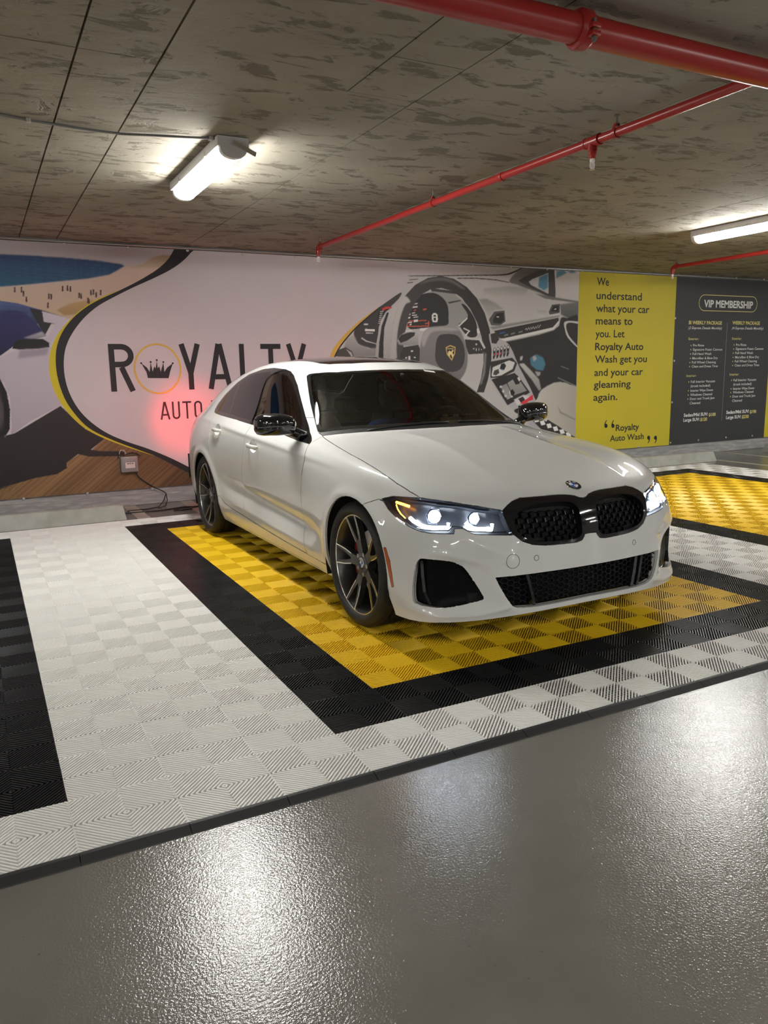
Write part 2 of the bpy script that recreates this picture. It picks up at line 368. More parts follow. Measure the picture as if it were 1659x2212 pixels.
def branch(x, yend, ty, label, tees=True):
    g = empty('sprinkler_pipe', (x,(yend+.3)/2,PZ)); ox, oy, oz = g.location
    P = lambda a, b, c: (a-ox, b-oy, c-oz)
    tube_obj('pipe', [P(x,.327,PZ),P(x,yend-.03,PZ)], PR, M_red, g)
    arc = [P(x, yend-.03+.036*math.sin(a), PZ-.036*(1-math.cos(a))) for a in np.linspace(0, math.pi/2, 7)]
    tube_obj('elbow', arc+[P(x,yend+.006,PZ-.06)], PR*1.18, M_red, g)
    ox2 = P(x,yend+.006,PZ-.045); sprinkler(g, *ox2)
    for y in ty:
        p = P(x,y,PZ); bm = bmesh.new(); sweep(bm, [(p[0],p[1]-.055,p[2]),(p[0],p[1]-.052,p[2]),(p[0],p[1]+.052,p[2]),(p[0],p[1]+.055,p[2])], [PR,PR*1.22,PR*1.22,PR], 20); cyl(bm, p, (p[0],p[1],p[2]-.05), PR*1.1, 20)
        bmo('tee', bm, M_red, g, auto=40); sprinkler(g, p[0], p[1], p[2]-.046)
        for s in (-1,1): ring('collar', g, p[0], p[1]+s*.052, p[2], PR*1.28, .014)
    for y in (yend-.05, 3.053, 1.165): q = P(x,y,PZ); hanger_rel(g, q)
    q = P(x, 2.20, PZ); ring('coupling', g, *q, PR*1.18, .05)
    tag(g, label, 'pipe', 'red branch pipes'); return g
def hanger_rel(g, q):
    global H
    h0 = H; H = h0-g.location.z
    try: hanger(g, q[0], q[1], q[2], PR)
    finally: H = h0
branch(3.03, 5.262, (1.345,), 'thin red sprinkler branch pipe above the car, white head hanging midway')
branch(7.81, 5.13, (1.345,), 'thin red sprinkler branch pipe whose end drops at the join of yellow and dark banners')
# main pipe
MZ, MR, MY = 2.575, .053, .27
g = empty('main_pipe', (4,MY,MZ))
tube_obj('pipe', [(-10.5,0,0),(-2.02,0,0)], MR, M_red, g, 32); tube_obj('pipe', [(-2.0,0,0),(14.5,0,0)], MR, M_red, g, 32)
bm = bmesh.new(); lathe(bm, [(-.035,MR*.97),(-.035,MR*1.10),(-.024,MR*1.16),(-.018,MR*1.30),(.018,MR*1.30),(.024,MR*1.16),(.035,MR*1.10),(.035,MR*.97)], (1,0,0), (-2.01,0,0), 36)
for s in (-1, 1):
    a = -.5 if s < 0 else -.5
    cy_, cz_ = s*(MR*1.45)*math.cos(.35), s*(MR*1.45)*math.sin(.35)
    for t in (-1, 1): box(bm, -2.01-.020, -2.01+.020, cy_-.017, cy_+.017, cz_+t*.013-.009, cz_+t*.013+.009, .004)
cpl = bmo('grooved_coupling', bm, M_red, g, auto=35)
for s in (-1, 1):
    cy_, cz_ = s*(MR*1.50)*math.cos(.35), s*(MR*1.50)*math.sin(.35)
    bm = bmesh.new(); cyl(bm, (-2.01,cy_,cz_-.040), (-2.01,cy_,cz_+.040), .006, 10); cyl(bm, (-2.01,cy_,cz_-.034), (-2.01,cy_,cz_-.024), .011, 6); bmo('bolt', bm, M_rod, cpl, auto=30)
for x in (-8.5,-5.2,1.0,4.2,7.4):
    bm = bmesh.new(); cyl(bm, (x,0,MR), (x,0,H-MZ), .006, 8); bmo('hanger_rod', bm, M_rod, g)
    ring('hanger_ring', g, x, 0, 0, MR*1.06, .025, (1,0,0))
tag(g, 'thick red sprinkler main pipe crossing the ceiling, with a bolted coupling', 'pipe')
# flexible conduit clipped to the ceiling
CP = [(-1.2,2.30),(-.4,2.41),(.114,2.428),(.244,2.465),(.355,2.481),(.52,2.505),(.71,2.515),(.88,2.47),(1.044,2.432),(1.18,2.40),(1.262,2.365),(1.285,2.345)]
M_conduit = mat('grey_flexible_conduit', (.17,.17,.17), .4, metal=.4)
sp = smoothpoly_path = [(x, y, H-.010) for x, y in CP]
bm = bmesh.new()
Pn = []
for i in range(len(CP)-1):
    for k in range(24):
        t = k/24; Pn.append((CP[i][0]*(1-t)+CP[i+1][0]*t, CP[i][1]*(1-t)+CP[i+1][1]*t, H-.0095))
Pn.append((*CP[-1], H-.0095))
sweep(bm, Pn, [.0078 if i % 2 else .0062 for i in range(len(Pn))], 8)
cnd = bmo('ceiling_conduit', bm, M_conduit, smooth=True); tag(cnd, 'grey ribbed cable conduit clipped across the ceiling to the lamp', 'cable')
for x, y in ((.244,2.465),(1.18,2.40),(-.4,2.41)):
    bm = bmesh.new(); box(bm, x-.012, x+.012, y-.016, y+.016, H-.021, H, .003); bmo('conduit_clip', bm, M_strip, cnd)
# wired junction box leaning on the wall behind the wheel stop
M_clear = mat('cloudy_plastic', (.33,.30,.30), .25, alpha=1); M_cable = mat('black_cable', (.012,.012,.013), .4)
g = empty('junction_box', (1.205,6.192,.36))
bm = bmesh.new(); box(bm, -.085, .085, -.05, .0, .0, .165, .008); b0 = bmo('box_body', bm, M_clear, g, auto=40)
bm = bmesh.new(); box(bm, -.078, .078, -.056, -.050, .007, .158, .004); bmo('box_lid', bm, mat('grey_box_lid', (.27,.25,.25), .2), g, auto=40)
bm = bmesh.new(); box(bm, -.045, .052, -.062, -.056, .045, .105, .002); bmo('inner_label', bm, mat('pale_label', (.62,.55,.53), .4), g)
for k, (a, b_) in enumerate(((-.026,-.010),(-.004,.012),(.020,.036))):
    bm = bmesh.new(); box(bm, a, b_, -.0632, -.062, .088, .098); bmo('printed_mark', bm, mat('dark_print', (.08,.07,.07), .5), g)
tube_obj('loop_wire', [(-.09,-.02,.165),(-.09,-.03,.21),(-.075,-.03,.235),(-.045,-.03,.232),(-.03,-.03,.205),(-.028,-.03,.185)], .004, mat('pale_wire', (.55,.53,.52), .4), g, 8)
tube_obj('loose_wire', [(-.11,-.03,.155),(-.09,-.04,.19),(-.04,-.045,.185),(.03,-.045,.205),(.085,-.03,.19),(.115,-.03,.165),(.06,-.04,.195),(0,-.045,.20),(-.06,-.045,.175)], .0055, M_cable, g, 8)
tag(g, 'small cloudy plastic junction box with a wire loop, mounted low on the printed wall', 'junction box')
cb = empty('power_cable', (1.3,5.9,.0))
Q = lambda *p: [(x-1.3, y-5.9, z) for x, y, z in p]
tube_obj('cable', Q((1.262,6.155,.352),(1.29,6.17,.30),(1.36,6.18,.24),(1.43,6.185,.185),(1.53,6.17,.13),(1.55,6.12,.112),(1.50,6.02,.05),(1.42,5.90,.01),(1.30,5.86,.006),(1.10,5.86,.006)), .0055, M_cable, cb, 8)
tube_obj('cable', Q((1.55,6.12,.112),(1.545,6.05,.05),(1.50,5.93,.012),(1.44,5.88,.006),(1.41,5.89,.006)), .005, M_cable, cb, 8)
tube_obj('cable', Q((1.06,5.74,.006),(1.22,5.72,.006),(1.42,5.70,.006),(1.58,5.76,.006),(1.66,5.80,.006),(1.74,5.74,.006),(1.70,5.64,.006),(1.58,5.60,.006),(1.52,5.64,.006),(1.60,5.70,.009),(1.78,5.72,.009),(1.86,5.68,.006)), .006, M_cable, cb, 8)
tube_obj('cable', Q((1.70,5.70,.012),(1.82,5.72,.007),(1.96,5.70,.006),(2.14,5.70,.006)), .006, M_cable, cb, 8)
bm = bmesh.new(); box(bm, -1.3+1.505, -1.3+1.575, 6.03-5.9, 6.10-5.9, .03, .06, .004); 
bm.free()
tag(cb, 'loose black power cable dropping from the junction box and coiling on the floor', 'cable')
# ---------------------------------------------------------------- printed artwork of the wall banners: outlines in metres on the wall (x, z)
SW_OUT = [(1.839, 2.663), (1.823, 2.633), (1.75, 2.519), (1.624, 2.408), (1.421, 2.285), (1.223, 2.184), (1.029, 2.093), (0.875, 1.996), (0.758, 1.891), (0.667, 1.769), (0.611, 1.637), (0.59, 1.506), (0.591, 1.373), (0.612, 1.239), (0.654, 1.104), (0.734, 0.965), (0.835, 0.842), (0.978, 0.746), (1.183, 0.643), (1.472, 0.513), (1.689, 0.382), (1.891, 0.261), (2.101, 0.147), (2.404, -0.001)]
SW_IN = [(2.047, 2.674), (2.018, 2.63), (1.91, 2.517), (1.762, 2.414), (1.578, 2.32), (1.378, 2.227), (1.181, 2.126), (1.025, 2.037), (0.887, 1.921), (0.776, 1.788), (0.702, 1.656), (0.667, 1.524), (0.659, 1.372), (0.682, 1.218), (0.742, 1.062), (0.842, 0.921), (1.0, 0.784), (1.186, 0.684), (1.416, 0.588), (1.653, 0.469), (1.865, 0.344), (2.105, 0.223), (2.32, 0.117), (2.542, 0.021)]
YL_OUT = [(1.223, 2.189), (1.107, 2.143), (0.953, 2.063), (0.818, 1.961), (0.7, 1.848), (0.61, 1.731), (0.551, 1.6), (0.525, 1.469), (0.527, 1.336), (0.555, 1.203), (0.615, 1.066), (0.696, 0.947), (0.798, 0.84), (0.922, 0.755), (1.106, 0.662), (1.296, 0.581), (1.475, 0.51)]
YL_IN = [(1.223, 2.184), (1.029, 2.093), (0.875, 1.996), (0.758, 1.891), (0.667, 1.769), (0.611, 1.637), (0.59, 1.506), (0.591, 1.373), (0.612, 1.239), (0.654, 1.104), (0.734, 0.965), (0.835, 0.842), (0.978, 0.746), (1.183, 0.643), (1.472, 0.513)]
CROWN = [(1.463, 1.322), (1.453, 1.382), (1.406, 1.474), (1.46, 1.429), (1.485, 1.385), (1.502, 1.481), (1.515, 1.385), (1.536, 1.44), (1.549, 1.42), (1.565, 1.5), (1.569, 1.42), (1.586, 1.44), (1.598, 1.383), (1.631, 1.479), (1.635, 1.383), (1.668, 1.427), (1.728, 1.47), (1.693, 1.378), (1.675, 1.317)]
CROWN_TIPS = [(1.406, 1.474), (1.502, 1.485), (1.565, 1.504), (1.631, 1.483), (1.728, 1.47)]
YR_OUT = [(4.176, 2.094), (4.057, 2.018), (3.949, 1.95), (3.821, 1.857), (3.693, 1.746), (3.587, 1.632), (3.533, 1.532), (3.498, 1.413), (3.483, 1.265)]
YR_IN = [(4.186, 2.095), (4.078, 2.019), (3.981, 1.947), (3.873, 1.863), (3.756, 1.752), (3.653, 1.638), (3.584, 1.526), (3.549, 1.412), (3.534, 1.264)]
GROM_TOP = [(0.766, 2.615), (1.363, 2.614), (1.956, 2.617), (2.548, 2.611), (3.14, 2.61)]
GROM_TOP2 = [(4.326, 2.618), (4.919, 2.614), (5.501, 2.618), (6.088, 2.624), (6.672, 2.624), (7.04, 2.635)]
GROM_BOT = [(0.181, 0.17), (0.776, 0.17), (1.427, 0.163)]
GROM_Y = [(7.266, 2.628), (7.854, 2.638), (8.427, 0.189)]
GROM_K = [(9.09, 2.645), (9.702, 2.648), (10.318, 2.651), (10.95, 2.656), (9.064, 2.035), (9.081, 1.421), (9.076, 0.813), (9.083, 0.208), (9.682, 0.213), (10.301, 0.221), (10.921, 0.213)]
TXT_Y = [('We', 'k', 7.537, 7.754, 2.453, 0.1), ('understand', 'k', 7.535, 8.379, 2.27, 0.1), ('what your car', 'k', 7.536, 8.536, 2.098, 0.102), ('means to', 'k', 7.536, 8.219, 1.931, 0.102), ('you. Let', 'k', 7.538, 8.076, 1.758, 0.099), ('Royalty Auto', 'k', 7.538, 8.447, 1.583, 0.097), ('Wash get you', 'k', 7.541, 8.525, 1.41, 0.097), ('and your car', 'k', 7.537, 8.458, 1.228, 0.098), ('gleaming', 'k', 7.532, 8.228, 1.061, 0.097), ('again.', 'k', 7.532, 7.982, 0.885, 0.097), ('Royalty', 'k', 7.972, 8.427, 0.44, 0.088), ('Auto Wash', 'k', 7.868, 8.526, 0.296, 0.085)]
TXT_K = [('VIP MEMBERSHIP', 'W', 9.646, 10.736, 2.207, 0.1), ('BI WEEKLY PACKAGE', 'y', 9.346, 10.058, 1.954, 0.048), ('(2 Express Details Monthly)', 'w', 9.346, 10.064, 1.883, 0.036), ('WEEKLY PACKAGE', 'y', 10.291, 10.926, 1.961, 0.048), ('(4 Express Details Monthly)', 'w', 10.292, 11.015, 1.887, 0.037), ('Exterior:', 'y', 9.358, 9.571, 1.723, 0.036), ('Exterior:', 'y', 10.306, 10.521, 1.729, 0.037), ('Pre Rinse', 'w', 9.458, 9.694, 1.63, 0.034), ('Signature Foam Cannon', 'w', 9.458, 10.1, 1.567, 0.034), ('Full Hand Wash', 'w', 9.457, 9.862, 1.504, 0.034), ('Microfiber & Blow Dry', 'w', 9.457, 10.008, 1.439, 0.034), ('Full Wheel Cleaning', 'w', 9.453, 9.972, 1.378, 0.034), ('Clean and Dress Tires', 'w', 9.453, 10.021, 1.318, 0.034), ('Pre Rinse', 'w', 10.404, 10.64, 1.636, 0.035), ('Signature Foam Cannon', 'w', 10.401, 11.048, 1.574, 0.036), ('Full Hand Wash', 'w', 10.398, 10.807, 1.511, 0.035), ('Microfiber & Blow Dry', 'w', 10.401, 10.959, 1.445, 0.036), ('Full Wheel Cleaning', 'w', 10.399, 10.916, 1.384, 0.035), ('Clean and Dress Tires', 'w', 10.399, 10.972, 1.322, 0.035), ('Full Interior Vacuum', 'w', 9.451, 9.978, 1.09, 0.035), ('(trunk included)', 'w', 9.453, 9.877, 1.026, 0.035), ('Interior Wipe Down', 'w', 9.453, 9.943, 0.957, 0.035), ('Windows Cleaned', 'w', 9.453, 9.929, 0.894, 0.035), ('Door and Trunk Jam', 'w', 9.449, 9.986, 0.834, 0.035), ('Cleaned', 'w', 9.449, 9.677, 0.769, 0.035), ('Full Interior Vacuum', 'w', 10.397, 10.923, 1.093, 0.036), ('(trunk included)', 'w', 10.397, 10.821, 1.029, 0.036), ('Interior Wipe Down', 'w', 10.398, 10.895, 0.961, 0.036), ('Windows Cleaned', 'w', 10.398, 10.878, 0.904, 0.036), ('Door and Trunk Jam', 'w', 10.395, 10.928, 0.841, 0.036), ('Cleaned', 'w', 10.392, 10.621, 0.774, 0.037), ('Interior:', 'y', 9.354, 9.56, 1.18, 0.036), ('Interior:', 'y', 10.3, 10.511, 1.182, 0.038), ('Sedan/Mid SUV:', 'W', 9.336, 9.862, 0.585, 0.047), ('$100', 'y', 9.884, 10.035, 0.572, 0.047), ('Large SUV:', 'W', 9.334, 9.682, 0.512, 0.046), ('$120', 'y', 9.7, 9.849, 0.506, 0.047), ('Sedan/Mid SUV:', 'W', 10.274, 10.807, 0.591, 0.048), ('$190', 'y', 10.827, 10.977, 0.579, 0.048), ('Large SUV:', 'W', 10.275, 10.623, 0.511, 0.048), ('$230', 'y', 10.645, 10.805, 0.506, 0.049)]
DOTS = [(9.415, 1.644), (9.415, 1.582), (9.414, 1.519), (9.414, 1.454), (9.411, 1.393), (9.41, 1.333), (10.358, 1.651), (10.355, 1.589), (10.352, 1.526), (10.355, 1.461), (10.353, 1.399), (10.353, 1.337), (9.408, 1.106), (9.41, 0.973), (9.41, 0.91), (9.406, 0.85), (10.351, 1.11), (10.352, 0.977), (10.351, 0.92), (10.348, 0.858)]
VIPBOX = [(9.541, 2.382), (10.829, 2.154)]
VIPLINE = [(10.186, 1.991), (10.171, 0.487)]
QUOTES = [(7.758, 0.535), (7.891, 0.528), (8.601, 0.254), (8.74, 0.246)]
SHAPES_BEACH = [((150, 145, 152), [(-1.932, 2.635), (2.262, 2.917), (2.227, 2.323), (-1.995, 2.175)], 0, (165, 160, 165), 'z'), ((40, 60, 95), [(-1.963, 2.406), (0.192, 2.494), (0.703, 2.492), (1.06, 2.476), (1.281, 2.452), (1.317, 2.433), (1.238, 2.379), (1.16, 2.342), (0.954, 2.297), (0.682, 2.26), (0.419, 2.223), (0.163, 2.192), (-2.033, 1.895)], 2, (42, 95, 115), 'z'), ((178, 160, 150), [(-2.035, 1.879), (0.163, 2.192), (0.418, 2.22), (0.682, 2.256), (0.954, 2.293), (1.16, 2.338), (1.317, 2.433), (1.548, 2.443), (1.824, 2.445), (1.812, 2.25), (1.02, 1.98), (0.705, 1.9), (0.145, 2.0), (-2.031, 1.91)], 2, (165, 145, 125), 'z'), ((160, 135, 95), [(0.641, 1.992), (0.772, 2.059), (0.882, 2.081), (0.993, 2.102), (0.968, 2.017), (0.835, 1.958), (0.708, 1.941)], 3, (140, 115, 75), 'z'), ((140, 120, 95), [(1.491, 2.46), (1.593, 2.531), (1.693, 2.559), (1.792, 2.56), (1.766, 2.472), (1.625, 2.427), (1.316, 2.414)], 3, (165, 150, 130), 'z'), ((60, 40, 45), [(0.355, 2.166), (0.369, 2.166), (0.366, 2.115), (0.351, 2.115)], 1, None, None), ((60, 40, 45), [(0.376, 2.112), (0.39, 2.112), (0.387, 2.061), (0.371, 2.061)], 1, None, None), ((60, 40, 45), [(0.578, 2.145), (0.592, 2.145), (0.589, 2.094), (0.573, 2.093)], 1, None, None), ((60, 40, 45), [(0.598, 2.142), (0.612, 2.142), (0.61, 2.091), (0.594, 2.09)], 1, None, None), ((60, 40, 45), [(0.854, 2.162), (0.869, 2.162), (0.866, 2.11), (0.85, 2.11)], 1, None, None), ((60, 40, 45), [(0.872, 2.157), (0.886, 2.157), (0.884, 2.105), (0.868, 2.104)], 1, None, None), ((60, 40, 45), [(0.932, 2.117), (0.947, 2.118), (0.944, 2.065), (0.928, 2.065)], 1, None, None), ((60, 40, 45), [(0.561, 2.062), (0.576, 2.062), (0.573, 2.011), (0.557, 2.01)], 1, None, None), ((60, 40, 45), [(0.966, 2.193), (0.98, 2.193), (0.978, 2.141), (0.962, 2.141)], 1, None, None), ((60, 40, 45), [(0.99, 2.198), (1.005, 2.198), (1.002, 2.145), (0.986, 2.145)], 1, None, None), ((60, 40, 45), [(1.014, 2.172), (1.028, 2.172), (1.026, 2.12), (1.009, 2.119)], 1, None, None), ((60, 40, 45), [(1.058, 2.196), (1.073, 2.196), (1.07, 2.143), (1.054, 2.143)], 1, None, None), ((60, 40, 45), [(0.283, 2.199), (0.296, 2.2), (0.293, 2.149), (0.278, 2.149)], 1, None, None), ((60, 40, 45), [(0.342, 2.201), (0.355, 2.202), (0.352, 2.151), (0.337, 2.151)], 1, None, None), ((60, 40, 45), [(0.707, 2.222), (0.722, 2.222), (0.719, 2.171), (0.703, 2.17)], 1, None, None), ((60, 40, 45), [(0.752, 2.227), (0.767, 2.228), (0.764, 2.176), (0.748, 2.175)], 1, None, None), ((60, 40, 45), [(0.778, 2.221), (0.793, 2.221), (0.79, 2.169), (0.774, 2.169)], 1, None, None), ((60, 40, 45), [(0.94, 2.103), (0.955, 2.103), (0.952, 2.05), (0.936, 2.05)], 1, None, None), ((70, 85, 130), [(-1.228, 1.989), (-0.332, 2.069), (0.151, 2.068), (0.3, 2.049), (0.51, 1.989), (0.545, 1.898), (0.472, 1.86), (0.134, 1.892), (-1.246, 1.841)], 1, (35, 38, 60), 'z'), ((38, 37, 42), [(0.399, 2.005), (0.51, 1.989), (0.716, 1.924), (0.666, 1.862), (0.581, 1.861), (0.514, 1.749), (0.462, 1.851)], 1, None, None), ((172, 165, 178), [(0.509, 1.98), (0.716, 1.924), (0.731, 1.9), (0.564, 1.675), (0.53, 1.525), (0.531, 1.374), (0.565, 1.221), (0.626, 1.085), (0.3, 0.922), (0.16, 0.822), (0.125, 0.816), (0.141, 0.895), (0.149, 1.158), (0.112, 1.308), (-0.013, 1.402), (-0.556, 1.429), (-1.323, 1.205), (-1.27, 1.641), (0.101, 1.547), (0.53, 1.731), (0.621, 1.862), (0.517, 1.879)], 1, (150, 143, 152), 'z'), ((45, 45, 92), [(-1.246, 1.841), (0.142, 1.973), (0.244, 1.984), (0.344, 1.968), (0.455, 1.86), (0.525, 1.746), (0.424, 1.717), (0.285, 1.702), (0.211, 1.635), (0.102, 1.556), (-1.27, 1.641)], 1, (28, 28, 60), 'z'), ((150, 148, 160), [(0.322, 1.726), (0.429, 1.764), (0.491, 1.786), (0.525, 1.746), (0.424, 1.712)], 2, (110, 110, 120), 'z'), ((30, 28, 32), [(0.213, 1.625), (0.241, 1.69), (0.303, 1.715), (0.494, 1.716), (0.547, 1.68), (0.543, 1.637), (0.451, 1.623), (0.277, 1.616)], 1, None, None), ((135, 128, 140), [(0.277, 1.61), (0.45, 1.619), (0.539, 1.634), (0.515, 1.563), (0.252, 1.528)], 5, None, None), ((25, 23, 25), [(-0.11, 1.422), (-0.013, 1.406), (0.082, 1.345), (0.128, 1.215), (0.141, 1.046), (0.12, 0.858), (0.06, 0.767), (-0.08, 0.718), (-0.222, 0.801)], 1, None, None), ((75, 70, 72), [(-0.074, 1.294), (0.037, 1.236), (0.084, 1.104), (0.08, 0.973), (0.035, 0.863), (-0.071, 0.812)], 3, None, None), ((95, 72, 52), [(-2.178, 0.826), (-0.018, 0.314), (0.091, 0.363), (0.609, 0.46), (0.603, 0.501), (0.72, 0.572), (0.854, 0.613), (0.997, 0.735), (1.532, 0.498), (2.449, -0.005), (2.438, -0.227), (-2.279, 0.085)], 0, (120, 92, 58), 'x-'), ((42, 38, 40), [(-2.167, 0.908), (0.028, 0.788), (0.16, 0.818), (0.597, 1.067), (0.815, 0.824), (1.006, 0.734), (0.845, 0.614), (0.947, 0.593), (1.123, 0.582), (1.177, 0.562), (1.131, 0.529), (0.83, 0.545), (0.72, 0.576), (0.607, 0.5), (0.607, 0.445), (0.502, 0.389), (0.302, 0.366), (0.086, 0.315), (-0.021, 0.276), (-2.257, 0.252)], 1, (36, 32, 34), 'z')]
